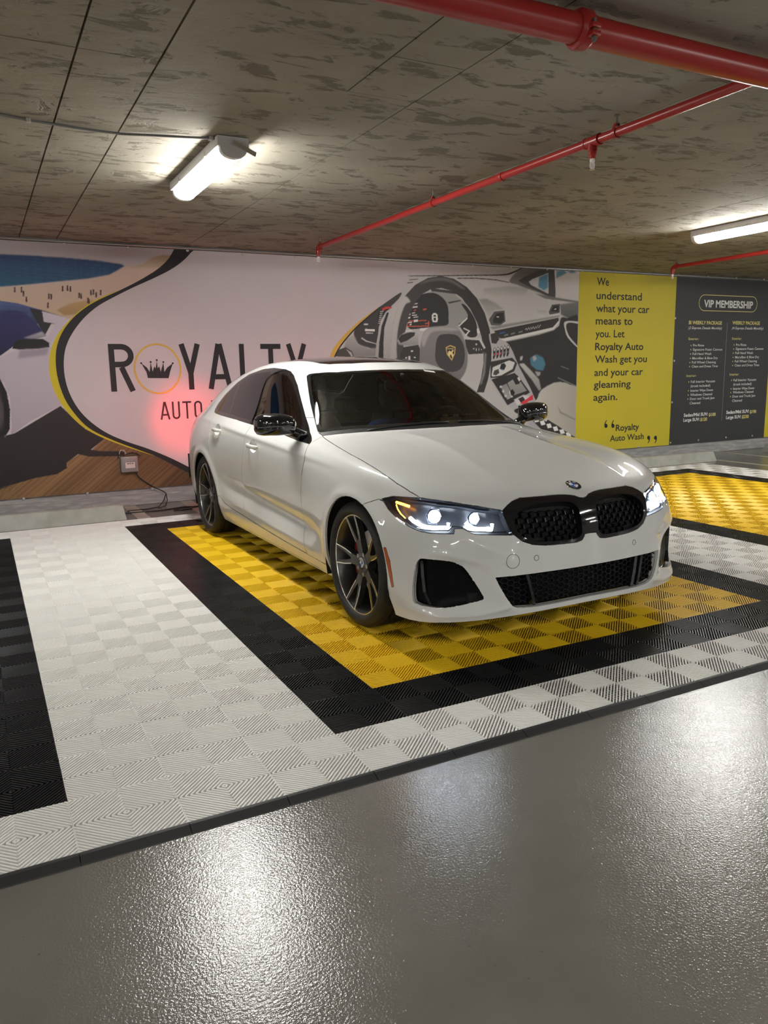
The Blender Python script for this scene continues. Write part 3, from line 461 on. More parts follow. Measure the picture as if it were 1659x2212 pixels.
SHAPES_DASH = [((172, 170, 172), [(3.58, 1.522), (3.649, 1.638), (3.766, 1.752), (3.97, 1.943), (4.23, 2.127), (4.473, 2.269), (4.63, 2.465), (6.008, 2.527), (6.289, 2.638), (7.234, 2.689), (7.351, -0.685), (3.233, -0.272), (3.453, 1.266)], 0, (150, 150, 150), 'z'), ((148, 148, 148), [(4.722, 2.655), (5.806, 2.647), (6.289, 2.632), (6.008, 2.533), (4.653, 2.466)], 6, (178, 170, 176), 'x-'), ((52, 50, 52), [(4.473, 2.269), (4.23, 2.122), (4.035, 2.003), (3.888, 1.872), (3.84, 1.78), (3.895, 1.669), (4.026, 1.626), (4.144, 1.625), (4.183, 1.931), (4.294, 2.063), (4.449, 2.198)], 1, None, None), ((150, 150, 150), [(3.747, 1.733), (3.839, 1.77), (3.895, 1.663), (4.047, 1.616), (4.144, 1.62), (4.141, 1.518), (3.832, 1.52), (3.711, 1.632)], 4, (110, 110, 110), 'z'), ((60, 60, 60), [(3.584, 1.526), (3.648, 1.605), (3.731, 1.632), (3.813, 1.585), (3.839, 1.516)], 1, None, None), ((150, 150, 150), [(3.731, 1.61), (3.802, 1.572), (3.824, 1.524), (3.801, 1.524), (3.761, 1.58)], 1, None, None), ((25, 24, 26), [(4.157, 1.949), (4.168, 2.024), (4.229, 2.09), (4.327, 2.111), (4.355, 2.093), (4.272, 2.044), (4.205, 1.95), (4.177, 1.875)], 1, None, None), ((185, 55, 60), [(4.218, 2.077), (4.273, 2.1), (4.342, 2.102), (4.338, 2.079), (4.272, 2.072), (4.228, 2.047)], 1, None, None), ((200, 200, 200), [(4.163, 1.903), (4.193, 1.909), (4.193, 1.914), (4.165, 1.91)], 0, None, None), ((200, 200, 200), [(4.168, 1.925), (4.2, 1.931), (4.2, 1.937), (4.17, 1.933)], 0, None, None), ((200, 200, 200), [(4.172, 1.948), (4.207, 1.954), (4.207, 1.959), (4.175, 1.955)], 0, None, None), ((200, 200, 200), [(4.177, 1.97), (4.214, 1.976), (4.214, 1.982), (4.18, 1.978)], 0, None, None), ((200, 200, 200), [(4.182, 1.992), (4.221, 1.999), (4.221, 2.004), (4.184, 2.0)], 0, None, None), ((200, 200, 200), [(4.187, 2.015), (4.228, 2.021), (4.228, 2.027), (4.189, 2.022)], 0, None, None), ((200, 200, 200), [(4.192, 2.037), (4.235, 2.044), (4.235, 2.049), (4.194, 2.045)], 0, None, None), ((205, 205, 205), [(3.975, 1.901), (4.028, 1.901), (4.028, 1.888), (3.975, 1.888)], 1, None, None), ((215, 215, 215), [(3.988, 1.84), (4.116, 1.837), (4.116, 1.813), (3.988, 1.816)], 1, None, None), ((190, 190, 190), [(3.998, 1.799), (4.094, 1.796), (4.094, 1.788), (3.998, 1.79)], 1, None, None), ((170, 170, 170), [(3.944, 1.743), (4.006, 1.706), (4.134, 1.672), (4.134, 1.665), (3.995, 1.695), (3.935, 1.732)], 1, None, None), ((170, 170, 170), [(4.112, 1.461), (4.134, 1.669), (4.182, 1.875), (4.272, 2.035), (4.37, 2.061), (4.401, 1.971), (4.331, 1.744), (4.321, 1.459)], 1, (140, 140, 140), 'z'), ((35, 34, 36), [(4.156, 1.48), (4.173, 1.688), (4.208, 1.875), (4.282, 2.035), (4.311, 2.03), (4.246, 1.857), (4.229, 1.669), (4.227, 1.479)], 1, None, None), ((135, 135, 135), [(4.649, 2.146), (4.9, 2.295), (5.202, 2.294), (5.393, 2.163), (5.466, 1.987), (5.321, 1.867), (4.989, 1.864), (4.622, 1.86)], 4, None, None), ((34, 32, 34), [(4.56, 1.879), (4.534, 1.954), (4.592, 2.126), (4.683, 2.222), (4.831, 2.272), (4.957, 2.272), (5.073, 2.213), (5.136, 2.118), (5.144, 1.982), (5.118, 1.894), (4.85, 1.866), (4.622, 1.841)], 1, None, None), ((200, 196, 198), [(4.604, 2.149), (4.653, 2.155), (4.653, 2.123), (4.603, 2.117)], 1, None, None), ((200, 196, 198), [(4.626, 2.108), (4.704, 2.115), (4.704, 2.1), (4.625, 2.092)], 1, None, None), ((190, 85, 60), [(4.603, 2.096), (4.639, 2.102), (4.639, 2.089), (4.603, 2.082)], 1, None, None), ((200, 196, 198), [(4.667, 2.146), (4.705, 2.153), (4.705, 2.141), (4.666, 2.135)], 1, None, None), ((200, 196, 198), [(4.568, 2.021), (4.602, 2.028), (4.602, 2.009), (4.568, 2.002)], 1, None, None), ((200, 196, 198), [(4.625, 2.035), (4.67, 2.042), (4.67, 2.032), (4.624, 2.026)], 1, None, None), ((200, 196, 198), [(4.568, 1.983), (4.601, 1.99), (4.601, 1.971), (4.568, 1.964)], 1, None, None), ((200, 196, 198), [(4.624, 2.009), (4.696, 2.016), (4.696, 2.006), (4.624, 1.999)], 1, None, None), ((200, 196, 198), [(4.646, 1.986), (4.71, 1.993), (4.71, 1.984), (4.646, 1.977)], 1, None, None), ((190, 85, 60), [(4.779, 2.084), (4.829, 2.091), (4.829, 2.074), (4.779, 2.067)], 1, None, None), ((190, 85, 60), [(4.578, 1.944), (4.828, 1.953), (4.828, 1.943), (4.578, 1.934)], 1, None, None), ((200, 196, 198), [(4.65, 1.952), (4.709, 1.959), (4.709, 1.932), (4.65, 1.925)], 1, None, None), ((190, 85, 60), [(4.566, 1.879), (4.862, 1.888), (4.862, 1.878), (4.566, 1.869)], 1, None, None), ((190, 85, 60), [(4.551, 1.917), (4.565, 1.923), (4.564, 1.869), (4.55, 1.863)], 1, None, None), ((190, 85, 60), [(4.804, 1.916), (4.869, 1.922), (4.869, 1.911), (4.804, 1.904)], 1, None, None), ((200, 196, 198), [(4.735, 1.852), (4.85, 1.858), (4.85, 1.829), (4.735, 1.823)], 1, None, None), ((200, 196, 198), [(4.532, 1.827), (4.629, 1.834), (4.628, 1.816), (4.532, 1.81)], 1, None, None), ((190, 85, 60), [(4.652, 2.068), (4.681, 2.075), (4.681, 2.063), (4.652, 2.057)], 1, None, None), ((190, 85, 60), [(4.851, 1.939), (4.864, 1.945), (4.864, 1.888), (4.85, 1.882)], 1, None, None), ((200, 196, 198), [(4.569, 1.925), (4.623, 1.931), (4.623, 1.919), (4.569, 1.913)], 1, None, None), ((200, 196, 198), [(4.589, 1.902), (4.618, 1.908), (4.618, 1.893), (4.589, 1.887)], 1, None, None), ((225, 222, 224), [(4.907, 2.017), (4.925, 2.035), (4.962, 2.036), (4.983, 2.019), (4.99, 1.961), (4.978, 1.929), (4.92, 1.929), (4.906, 1.959)], 1, None, None), ((30, 30, 30), [(4.925, 2.018), (4.962, 2.018), (4.967, 1.995), (4.925, 1.994)], 1, None, None), ((40, 40, 40), [(4.927, 1.983), (4.964, 1.983), (4.962, 1.945), (4.931, 1.944)], 1, None, None), ((55, 55, 55), [(4.889, 2.327), (4.981, 2.326), (5.202, 2.309), (5.285, 2.267), (5.202, 2.275), (4.969, 2.291), (4.9, 2.295)], 1, None, None), ((40, 38, 40), [(5.333, 2.152), (5.405, 2.134), (5.502, 2.027), (5.564, 1.909), (5.569, 1.769), (5.466, 1.748), (5.393, 1.788), (5.321, 1.867), (5.297, 1.916), (5.393, 1.946), (5.429, 2.026)], 1, None, None), ((195, 195, 195), [(5.285, 1.89), (5.417, 1.99), (5.427, 1.978), (5.301, 1.878)], 1, None, None), ((195, 195, 195), [(5.369, 1.867), (5.466, 1.828), (5.461, 1.816), (5.364, 1.853)], 1, None, None), ((195, 195, 195), [(5.564, 1.859), (5.633, 1.853), (5.633, 1.805), (5.572, 1.799)], 1, None, None), ((195, 195, 195), [(5.381, 1.772), (5.442, 1.828), (5.456, 1.822), (5.405, 1.764)], 1, None, None), ((60, 60, 60), [(5.131, 2.172), (5.321, 2.204), (5.333, 2.191), (5.155, 2.153)], 1, None, None), ((62, 59, 60), [(4.325, 1.44), (4.331, 1.707), (4.361, 1.905), (4.425, 2.075), (4.538, 2.237), (4.674, 2.363), (4.856, 2.451), (5.039, 2.48), (5.226, 2.453), (5.417, 2.359), (5.57, 2.226), (5.687, 2.05), (5.763, 1.85), (5.797, 1.648), (5.791, 1.423), (5.742, 1.219), (5.68, 1.055), (5.567, 1.058), (5.629, 1.221), (5.67, 1.425), (5.669, 1.587), (5.639, 1.749), (5.571, 1.929), (5.465, 2.095), (5.333, 2.23), (5.191, 2.309), (5.039, 2.335), (4.9, 2.32), (4.774, 2.259), (4.66, 2.146), (4.579, 1.993), (4.532, 1.821), (4.502, 1.63), (4.492, 1.438)], 1, (44, 42, 43), 'x'), ((172, 172, 172), [(4.325, 1.44), (4.331, 1.707), (4.361, 1.905), (4.425, 2.075), (4.475, 2.179), (4.538, 2.228), (4.604, 2.164), (4.537, 2.134), (4.468, 1.991), (4.425, 1.821), (4.406, 1.631), (4.403, 1.439)], 2, (150, 150, 150), 'z'), ((92, 89, 90), [(4.719, 2.365), (4.855, 2.432), (5.039, 2.461), (5.203, 2.439), (5.393, 2.338), (5.321, 2.346), (5.203, 2.4), (5.039, 2.423), (4.855, 2.402)], 5, None, None), ((110, 110, 110), [(5.684, 1.547), (5.715, 1.547), (5.696, 1.302), (5.641, 1.159), (5.616, 1.16), (5.666, 1.323)], 4, None, None), ((118, 115, 118), [(4.707, 1.397), (4.733, 1.63), (4.776, 1.785), (4.85, 1.853), (4.989, 1.879), (5.201, 1.877), (5.308, 1.837), (5.381, 1.708), (5.43, 1.528), (5.405, 1.347), (5.32, 1.227), (5.223, 1.149), (4.89, 1.157), (4.729, 1.279)], 2, (95, 93, 95), 'z'), ((150, 147, 150), [(4.757, 1.736), (4.827, 1.839), (4.989, 1.871), (5.201, 1.869), (5.296, 1.833), (5.177, 1.826), (4.989, 1.825), (4.872, 1.785), (4.783, 1.63)], 5, None, None), ((50, 48, 50), [(5.007, 1.766), (5.082, 1.786), (5.248, 1.779), (5.335, 1.708), (5.383, 1.588), (5.369, 1.428), (5.272, 1.333), (5.08, 1.336), (4.958, 1.453), (4.952, 1.59), (4.969, 1.708)], 1, (58, 56, 58), 'z'), ((198, 170, 105), [(5.1, 1.625), (5.167, 1.653), (5.246, 1.627), (5.238, 1.549), (5.19, 1.462), (5.119, 1.54)], 0, None, None), ((30, 26, 24), [(5.112, 1.617), (5.167, 1.641), (5.234, 1.619), (5.226, 1.553), (5.188, 1.48), (5.128, 1.546)], 0, None, None), ((205, 185, 135), [(5.133, 1.55), (5.152, 1.585), (5.181, 1.573), (5.2, 1.593), (5.219, 1.585), (5.2, 1.561), (5.214, 1.53), (5.195, 1.506), (5.181, 1.538), (5.162, 1.526), (5.171, 1.502), (5.157, 1.51)], 0, None, None), ((195, 178, 130), [(5.122, 1.613), (5.131, 1.619), (5.131, 1.603), (5.121, 1.601)], 0, None, None), ((195, 178, 130), [(5.138, 1.613), (5.148, 1.619), (5.148, 1.603), (5.138, 1.601)], 0, None, None), ((195, 178, 130), [(5.155, 1.613), (5.164, 1.619), (5.164, 1.603), (5.155, 1.601)], 0, None, None), ((195, 178, 130), [(5.171, 1.613), (5.181, 1.619), (5.181, 1.603), (5.171, 1.601)], 0, None, None), ((195, 178, 130), [(5.188, 1.613), (5.198, 1.619), (5.198, 1.603), (5.188, 1.601)], 0, None, None), ((195, 178, 130), [(5.205, 1.613), (5.214, 1.619), (5.214, 1.603), (5.205, 1.601)], 0, None, None), ((46, 44, 46), [(4.436, 1.4), (4.461, 1.554), (4.502, 1.63), (4.71, 1.659), (4.732, 1.61), (4.718, 1.397)], 1, None, None), ((165, 165, 165), [(4.414, 1.707), (4.464, 1.764), (4.532, 1.812), (4.667, 1.822), (4.712, 1.784), (4.71, 1.659), (4.529, 1.646), (4.44, 1.659)], 2, (125, 125, 125), 'z'), ((40, 38, 40), [(4.43, 1.726), (4.475, 1.773), (4.565, 1.803), (4.667, 1.807), (4.655, 1.765), (4.553, 1.707), (4.463, 1.678)], 1, None, None), ((190, 190, 190), [(4.605, 1.592), (4.632, 1.591), (4.632, 1.576), (4.605, 1.576)], 1, None, None), ((190, 190, 190), [(4.568, 1.524), (4.595, 1.524), (4.594, 1.472), (4.567, 1.472)], 1, None, None), ((190, 190, 190), [(4.527, 1.511), (4.55, 1.511), (4.549, 1.492), (4.527, 1.492)], 1, None, None), ((190, 190, 190), [(4.645, 1.514), (4.667, 1.514), (4.667, 1.498), (4.644, 1.499)], 1, None, None), ((48, 46, 48), [(5.381, 1.738), (5.614, 1.725), (5.677, 1.628), (5.664, 1.547), (5.442, 1.538), (5.405, 1.628)], 1, None, None), ((175, 175, 175), [(5.369, 1.752), (5.626, 1.737), (5.702, 1.618), (5.677, 1.604), (5.602, 1.713), (5.381, 1.724)], 1, None, None), ((170, 170, 170), [(5.547, 1.672), (5.572, 1.672), (5.572, 1.652), (5.547, 1.652)], 1, None, None), ((170, 170, 170), [(5.511, 1.616), (5.53, 1.616), (5.53, 1.6), (5.511, 1.6)], 1, None, None), ((170, 170, 170), [(5.552, 1.612), (5.565, 1.612), (5.565, 1.58), (5.553, 1.58)], 1, None, None), ((170, 170, 170), [(5.594, 1.612), (5.604, 1.612), (5.605, 1.584), (5.595, 1.584)], 1, None, None), ((170, 170, 170), [(5.629, 1.604), (5.644, 1.604), (5.644, 1.591), (5.629, 1.592)], 1, None, None), ((75, 75, 75), [(5.749, 1.971), (5.831, 2.072), (5.993, 2.088), (6.01, 1.95), (5.926, 1.9), (5.787, 1.899)], 1, None, None), ((185, 185, 185), [(5.762, 1.895), (5.926, 1.892), (6.015, 1.944), (6.005, 1.93), (5.929, 1.876), (5.773, 1.879)], 1, None, None), ((38, 36, 38), [(5.812, 1.968), (5.867, 2.049), (5.976, 2.063), (5.989, 1.966), (5.926, 1.923), (5.825, 1.928)], 1, None, None), ((205, 205, 205), [(5.872, 2.009), (5.907, 2.011), (5.908, 2.001), (5.872, 1.999)], 0, None, None), ((125, 125, 125), [(5.587, 2.216), (5.71, 2.229), (5.861, 2.173), (5.988, 2.1), (5.836, 2.089), (5.749, 1.991), (5.661, 2.129)], 6, (160, 160, 160), 'z'), ((70, 70, 70), [(6.712, 2.084), (6.764, 2.177), (6.903, 2.193), (6.896, 2.075), (6.727, 2.043)], 1, None, None), ((185, 185, 185), [(6.698, 2.078), (6.721, 2.047), (6.896, 2.066), (6.896, 2.054), (6.721, 2.03)], 1, None, None), ((30, 28, 30), [(6.747, 2.089), (6.789, 2.161), (6.882, 2.171), (6.876, 2.087)], 1, None, None), ((210, 210, 210), [(6.806, 2.124), (6.839, 2.128), (6.839, 2.118), (6.807, 2.113)], 0, None, None), ((120, 120, 120), [(5.762, 1.881), (6.891, 2.039), (6.905, 2.024), (5.813, 1.847)], 2, None, None), ((45, 43, 45), [(5.826, 1.831), (6.878, 2.011), (6.888, 1.965), (6.785, 1.884), (5.992, 1.734), (5.915, 1.74)], 1, None, None), ((190, 190, 190), [(5.941, 1.73), (6.785, 1.88), (6.887, 1.976), (6.894, 1.944), (6.8, 1.854), (5.992, 1.699)], 1, None, None), ((110, 110, 110), [(5.991, 1.781), (6.056, 1.797), (6.056, 1.777), (5.992, 1.764)], 1, None, None), ((110, 110, 110), [(6.094, 1.799), (6.159, 1.816), (6.159, 1.796), (6.094, 1.783)], 1, None, None), ((110, 110, 110), [(6.219, 1.822), (6.284, 1.839), (6.284, 1.818), (6.219, 1.805)], 1, None, None), ((50, 90, 150), [(5.915, 1.807), (6.004, 1.82), (6.004, 1.807), (5.915, 1.793)], 1, None, None), ((215, 215, 215), [(6.328, 1.851), (6.349, 1.872), (6.36, 1.847), (6.386, 1.88), (6.403, 1.851), (6.423, 1.889), (6.434, 1.86), (6.46, 1.893), (6.477, 1.864), (6.503, 1.898), (6.514, 1.869), (6.54, 1.915), (6.546, 1.877), (6.583, 1.92), (6.583, 1.913), (6.546, 1.871), (6.54, 1.909), (6.514, 1.863), (6.503, 1.892), (6.477, 1.858), (6.46, 1.887), (6.434, 1.854), (6.423, 1.883), (6.403, 1.845), (6.386, 1.874), (6.36, 1.841), (6.349, 1.865), (6.329, 1.845)], 0, None, None), ((150, 150, 150), [(6.523, 2.095), (6.671, 2.104), (6.678, 2.029), (6.538, 2.013)], 1, (175, 175, 175), 'z'), ((40, 38, 40), [(4.642, 2.469), (5.086, 2.49), (5.562, 2.514), (5.958, 2.535), (6.109, 2.571), (6.263, 2.631), (6.289, 2.624), (6.135, 2.558), (5.983, 2.522), (5.562, 2.502), (4.642, 2.46)], 0, None, None), ((40, 38, 40), [(4.597, 2.423), (4.72, 2.434), (4.719, 2.427), (4.596, 2.413)], 0, None, None), ((40, 38, 40), [(4.567, 2.388), (4.641, 2.394), (4.641, 2.385), (4.567, 2.377)], 0, None, None), ((60, 58, 60), [(5.274, 2.466), (5.562, 2.477), (5.858, 2.468), (6.06, 2.443), (6.06, 2.433), (5.858, 2.456), (5.562, 2.465), (5.274, 2.455)], 1, None, None), ((140, 140, 140), [(5.66, 2.347), (6.061, 2.389), (6.372, 2.379), (6.321, 2.286), (5.86, 2.233), (5.685, 2.288)], 8, (170, 170, 170), 'z'), ((105, 100, 102), [(6.06, 2.459), (6.289, 2.632), (6.684, 2.655), (6.793, 2.629), (6.817, 2.258), (6.666, 2.285), (6.531, 2.328), (6.345, 2.372), (6.189, 2.413)], 2, (60, 57, 59), 'x'), ((60, 57, 59), [(6.201, 2.464), (6.317, 2.519), (6.578, 2.624), (6.698, 2.642), (6.793, 2.633), (6.802, 2.278), (6.707, 2.286), (6.371, 2.399)], 1, None, None), ((178, 176, 182), [(6.375, 2.458), (6.435, 2.493), (6.692, 2.58), (6.704, 2.313), (6.41, 2.419)], 1, (165, 165, 170), 'z'), ((75, 120, 150), [(6.54, 2.517), (6.62, 2.551), (6.686, 2.567), (6.691, 2.389), (6.624, 2.356), (6.53, 2.398)], 3, None, None), ((180, 176, 180), [(6.793, 2.625), (7.235, 2.652), (7.249, 2.243), (6.83, 2.279)], 1, (170, 166, 168), 'z'), ((80, 120, 140), [(6.834, 2.61), (6.943, 2.625), (7.013, 2.597), (6.918, 2.552), (6.823, 2.517)], 3, None, None), ((80, 120, 140), [(7.013, 2.618), (7.124, 2.626), (7.18, 2.604), (7.069, 2.589)], 3, None, None), ((95, 95, 95), [(6.478, 2.315), (6.693, 2.285), (7.25, 2.23), (7.251, 2.205), (6.858, 2.234), (6.64, 2.253)], 2, None, None), ((100, 100, 100), [(6.901, 2.186), (7.25, 2.23), (7.258, 2.002), (7.031, 2.009), (6.919, 2.05)], 4, (70, 70, 70), 'z'), ((42, 40, 42), [(5.865, 1.719), (5.992, 1.693), (6.8, 1.848), (6.92, 2.008), (7.031, 2.009), (7.259, 1.97), (7.294, 0.965), (6.944, 1.161), (6.613, 1.061), (6.534, 0.923), (6.424, 1.013), (6.231, 1.355), (6.071, 1.627)], 2, (34, 32, 34), 'x'), ((170, 170, 170), [(6.977, 1.945), (7.06, 1.972), (7.259, 1.959), (7.26, 1.931), (7.075, 1.95), (7.012, 1.903), (7.066, 1.775), (7.213, 1.646), (7.208, 1.625), (7.045, 1.754), (6.994, 1.86)], 1, None, None), ((95, 95, 95), [(6.938, 1.378), (7.08, 1.333), (7.081, 1.322), (6.938, 1.367)], 1, None, None), ((95, 95, 95), [(6.886, 1.227), (7.202, 1.111), (7.29, 1.076), (7.29, 1.063), (7.188, 1.096), (6.886, 1.212)], 1, None, None), ((158, 156, 160), [(5.751, 1.79), (5.89, 1.74), (6.07, 1.658), (6.236, 1.376), (6.422, 1.098), (6.535, 0.902), (6.676, 0.745), (7.311, 0.471), (7.316, 0.312), (6.432, 0.592), (6.187, 0.786), (5.975, 0.942), (5.767, 1.218), (5.803, 1.546)], 1, (135, 133, 137), 'x'), ((48, 46, 48), [(5.776, 1.79), (5.864, 1.811), (5.915, 1.729), (5.865, 1.668), (5.794, 1.678)], 1, None, None), ((35, 33, 35), [(5.816, 1.48), (5.82, 1.593), (5.84, 1.627), (5.861, 1.607), (5.856, 1.521), (5.836, 1.476)], 1, None, None), ((195, 195, 195), [(5.83, 1.603), (5.848, 1.615), (5.853, 1.587), (5.835, 1.574)], 1, None, None), ((175, 75, 80), [(5.823, 1.542), (5.846, 1.55), (5.846, 1.525), (5.823, 1.517)], 1, None, None), ((35, 33, 35), [(5.869, 1.488), (5.873, 1.601), (5.893, 1.636), (5.914, 1.615), (5.91, 1.529), (5.89, 1.484)], 1, None, None), ((195, 195, 195), [(5.883, 1.611), (5.901, 1.623), (5.906, 1.595), (5.889, 1.582)], 1, None, None), ((175, 75, 80), [(5.876, 1.55), (5.899, 1.558), (5.899, 1.533), (5.877, 1.525)], 1, None, None), ((35, 33, 35), [(5.923, 1.496), (5.927, 1.609), (5.947, 1.644), (5.968, 1.623), (5.963, 1.537), (5.943, 1.492)], 1, None, None), ((195, 195, 195), [(5.937, 1.619), (5.955, 1.631), (5.96, 1.603), (5.942, 1.59)], 1, None, None), ((175, 75, 80), [(5.93, 1.558), (5.953, 1.566), (5.953, 1.541), (5.93, 1.533)], 1, None, None), ((35, 33, 35), [(5.977, 1.504), (5.98, 1.617), (6.001, 1.652), (6.021, 1.631), (6.017, 1.545), (5.997, 1.499)], 1, None, None), ((195, 195, 195), [(5.991, 1.627), (6.008, 1.639), (6.014, 1.611), (5.996, 1.598)], 1, None, None), ((90, 90, 90), [(5.984, 1.566), (6.007, 1.574), (6.007, 1.549), (5.984, 1.541)], 1, None, None), ((35, 33, 35), [(6.031, 1.512), (6.034, 1.625), (6.055, 1.66), (6.076, 1.639), (6.072, 1.553), (6.051, 1.507)], 1, None, None), ((195, 195, 195), [(6.045, 1.635), (6.063, 1.648), (6.068, 1.619), (6.05, 1.606)], 1, None, None), ((90, 90, 90), [(6.038, 1.574), (6.061, 1.582), (6.061, 1.557), (6.038, 1.549)], 1, None, None), ((45, 43, 45), [(5.778, 1.444), (6.124, 1.492), (6.204, 1.419), (6.158, 1.315), (5.946, 1.235), (5.78, 1.238)], 1, None, None), ((185, 185, 185), [(5.797, 1.269), (5.817, 1.372), (6.073, 1.457), (6.167, 1.429), (6.132, 1.346), (5.946, 1.266), (5.813, 1.254)], 1, None, None), ((60, 60, 60), [(5.818, 1.279), (5.838, 1.33), (5.906, 1.35), (5.92, 1.298), (5.869, 1.268)], 1, None, None), ((30, 30, 34), [(5.924, 1.35), (5.944, 1.411), (5.996, 1.425), (6.027, 1.39), (5.997, 1.334)], 1, None, None), ((70, 120, 170), [(5.919, 1.35), (5.984, 1.322), (5.984, 1.332), (5.927, 1.358)], 1, None, None), ((38, 36, 38), [(5.793, 1.218), (6.166, 1.294), (6.246, 1.229), (6.423, 1.034), (6.29, 0.974), (6.054, 0.876), (5.844, 1.154)], 1, None, None), ((120, 118, 122), [(5.947, 1.127), (6.037, 1.16), (6.144, 0.989), (6.053, 0.95), (5.974, 1.047)], 1, (140, 140, 140), 'z'), ((140, 140, 140), [(6.05, 1.166), (6.207, 1.247), (6.239, 1.208), (6.369, 1.057), (6.144, 1.0)], 1, (115, 115, 115), 'z'), ((34, 32, 34), [(6.123, 1.232), (6.201, 1.268), (6.273, 1.208), (6.24, 1.149), (6.182, 1.142)], 1, None, None), ((185, 185, 185), [(6.207, 1.23), (6.238, 1.24), (6.265, 1.203), (6.239, 1.183)], 1, None, None), ((28, 26, 28), [(6.091, 1.064), (6.135, 1.084), (6.173, 1.041), (6.152, 0.995), (6.11, 1.011)], 1, None, None), ((185, 185, 185), [(6.078, 1.044), (6.093, 1.073), (6.105, 1.001), (6.144, 0.983), (6.118, 0.975)], 1, None, None), ((175, 175, 175), [(5.921, 1.127), (5.952, 1.139), (5.968, 1.114), (5.937, 1.102)], 1, None, None), ((175, 175, 175), [(5.961, 1.068), (5.992, 1.08), (6.008, 1.054), (5.977, 1.042)], 1, None, None), ((175, 175, 175), [(6.0, 1.008), (6.031, 1.02), (6.047, 0.994), (6.016, 0.982)], 1, None, None), ((180, 178, 182), [(6.158, 0.946), (6.317, 1.005), (6.424, 0.98), (6.345, 0.929), (6.212, 0.87)], 2, None, None), ((40, 38, 40), [(6.224, 0.955), (6.304, 0.984), (6.344, 0.94), (6.278, 0.9)], 1, None, None), ((40, 38, 40), [(6.173, 0.818), (6.427, 0.862), (6.565, 0.749), (6.677, 0.679), (7.312, 0.426), (7.313, 0.403), (6.678, 0.635), (6.539, 0.685), (6.347, 0.779), (6.214, 0.763)], 1, None, None), ((40, 38, 40), [(6.428, 0.776), (6.594, 0.683), (6.847, 0.583), (7.314, 0.38), (7.32, 0.198), (6.908, 0.425), (6.625, 0.528), (6.485, 0.644)], 1, None, None), ((200, 200, 200), [(6.484, 0.687), (6.553, 0.695), (6.581, 0.64), (6.513, 0.63)], 1, None, None), ((200, 200, 200), [(6.595, 0.643), (6.664, 0.651), (6.693, 0.595), (6.624, 0.585)], 1, None, None), ((200, 200, 200), [(6.707, 0.599), (6.776, 0.606), (6.806, 0.55), (6.736, 0.54)], 1, None, None), ((200, 200, 200), [(6.82, 0.554), (6.89, 0.561), (6.92, 0.504), (6.85, 0.495)], 1, None, None), ((200, 200, 200), [(6.934, 0.508), (7.005, 0.516), (7.036, 0.458), (6.964, 0.449)], 1, None, None), ((200, 200, 200), [(7.05, 0.462), (7.122, 0.469), (7.152, 0.412), (7.08, 0.402)], 1, None, None), ((175, 175, 175), [(6.607, 0.726), (6.662, 0.728), (6.733, 0.666), (6.706, 0.634), (6.622, 0.67)], 1, None, None), ((168, 165, 158), [(6.503, 0.86), (6.614, 1.018), (6.805, 1.121), (6.972, 1.154), (7.101, 1.12), (7.292, 1.009), (7.313, 0.403), (6.904, 0.57), (6.677, 0.701)], 1, (140, 137, 130), 'x'), ((110, 108, 102), [(6.896, 0.845), (6.956, 0.755), (7.306, 0.607), (7.307, 0.593), (6.942, 0.738)], 3, None, None), ((165, 165, 165), [(6.236, 1.408), (6.31, 1.417), (6.445, 1.31), (6.569, 1.201), (6.607, 1.072), (6.572, 1.051), (6.447, 1.204), (6.311, 1.333)], 2, (120, 120, 120), 'z'), ((60, 105, 125), [(6.415, 1.484), (6.521, 1.531), (6.631, 1.488), (6.674, 1.403), (6.635, 1.318), (6.526, 1.33), (6.43, 1.395)], 3, None, None), ((150, 150, 150), [(6.455, 1.5), (6.495, 1.517), (6.528, 1.474), (6.475, 1.437)], 3, None, None), ((170, 170, 170), [(6.255, 1.502), (6.295, 1.512), (6.282, 1.46), (6.251, 1.456)], 2, None, None), ((140, 140, 140), [(6.499, 1.309), (6.594, 1.297), (6.582, 1.255), (6.541, 1.245)], 2, None, None), ((190, 45, 60), [(6.26, 0.9), (6.371, 0.95), (6.473, 1.007), (6.474, 0.936), (6.393, 0.917), (6.346, 0.865)], 0, None, None)]
# ---------------------------------------------------------------- printed banners on the back wall
YB = 6.2
def lin(c): c = np.array(c, float)/255; return np.where(c <= .04045, c/12.92, ((c+.055)/1.055)**2.4)
INK = 1.42
def ink(c): return tuple(np.clip(lin(c)*INK, 0, .85))
def vinyl(name, c, rough=.55):
    return mat(name, c, rough, spec=.35, noise=(1.2, tuple(v*.94 for v in c), .35, .65), bump=(3.5,.004,.35))
M_vwhite = vinyl('white_vinyl', ink((176,170,175))); M_vblack = vinyl('black_print', (.028,.028,.032)); M_vyel = vinyl('yellow_vinyl', (.62,.52,.035)); M_vdark = vinyl('charcoal_vinyl', (.045,.046,.048))
M_gold = vinyl('gold_print', (.72,.47,.09)); M_txtw = vinyl('white_print', (.78,.78,.76)); M_txty = vinyl('pale_yellow_print', (.72,.64,.22)); M_blue = None
M_photo = mat('photo_print', (.5,.5,.5), .5, spec=.4, bump=(3.5,.004,.35))
nt = M_photo.node_tree; at = nt.nodes.new('ShaderNodeVertexColor'); at.layer_name = 'ink'; nt.links.new(at.outputs['Color'], nt.nodes['Principled BSDF'].inputs['Base Color'])
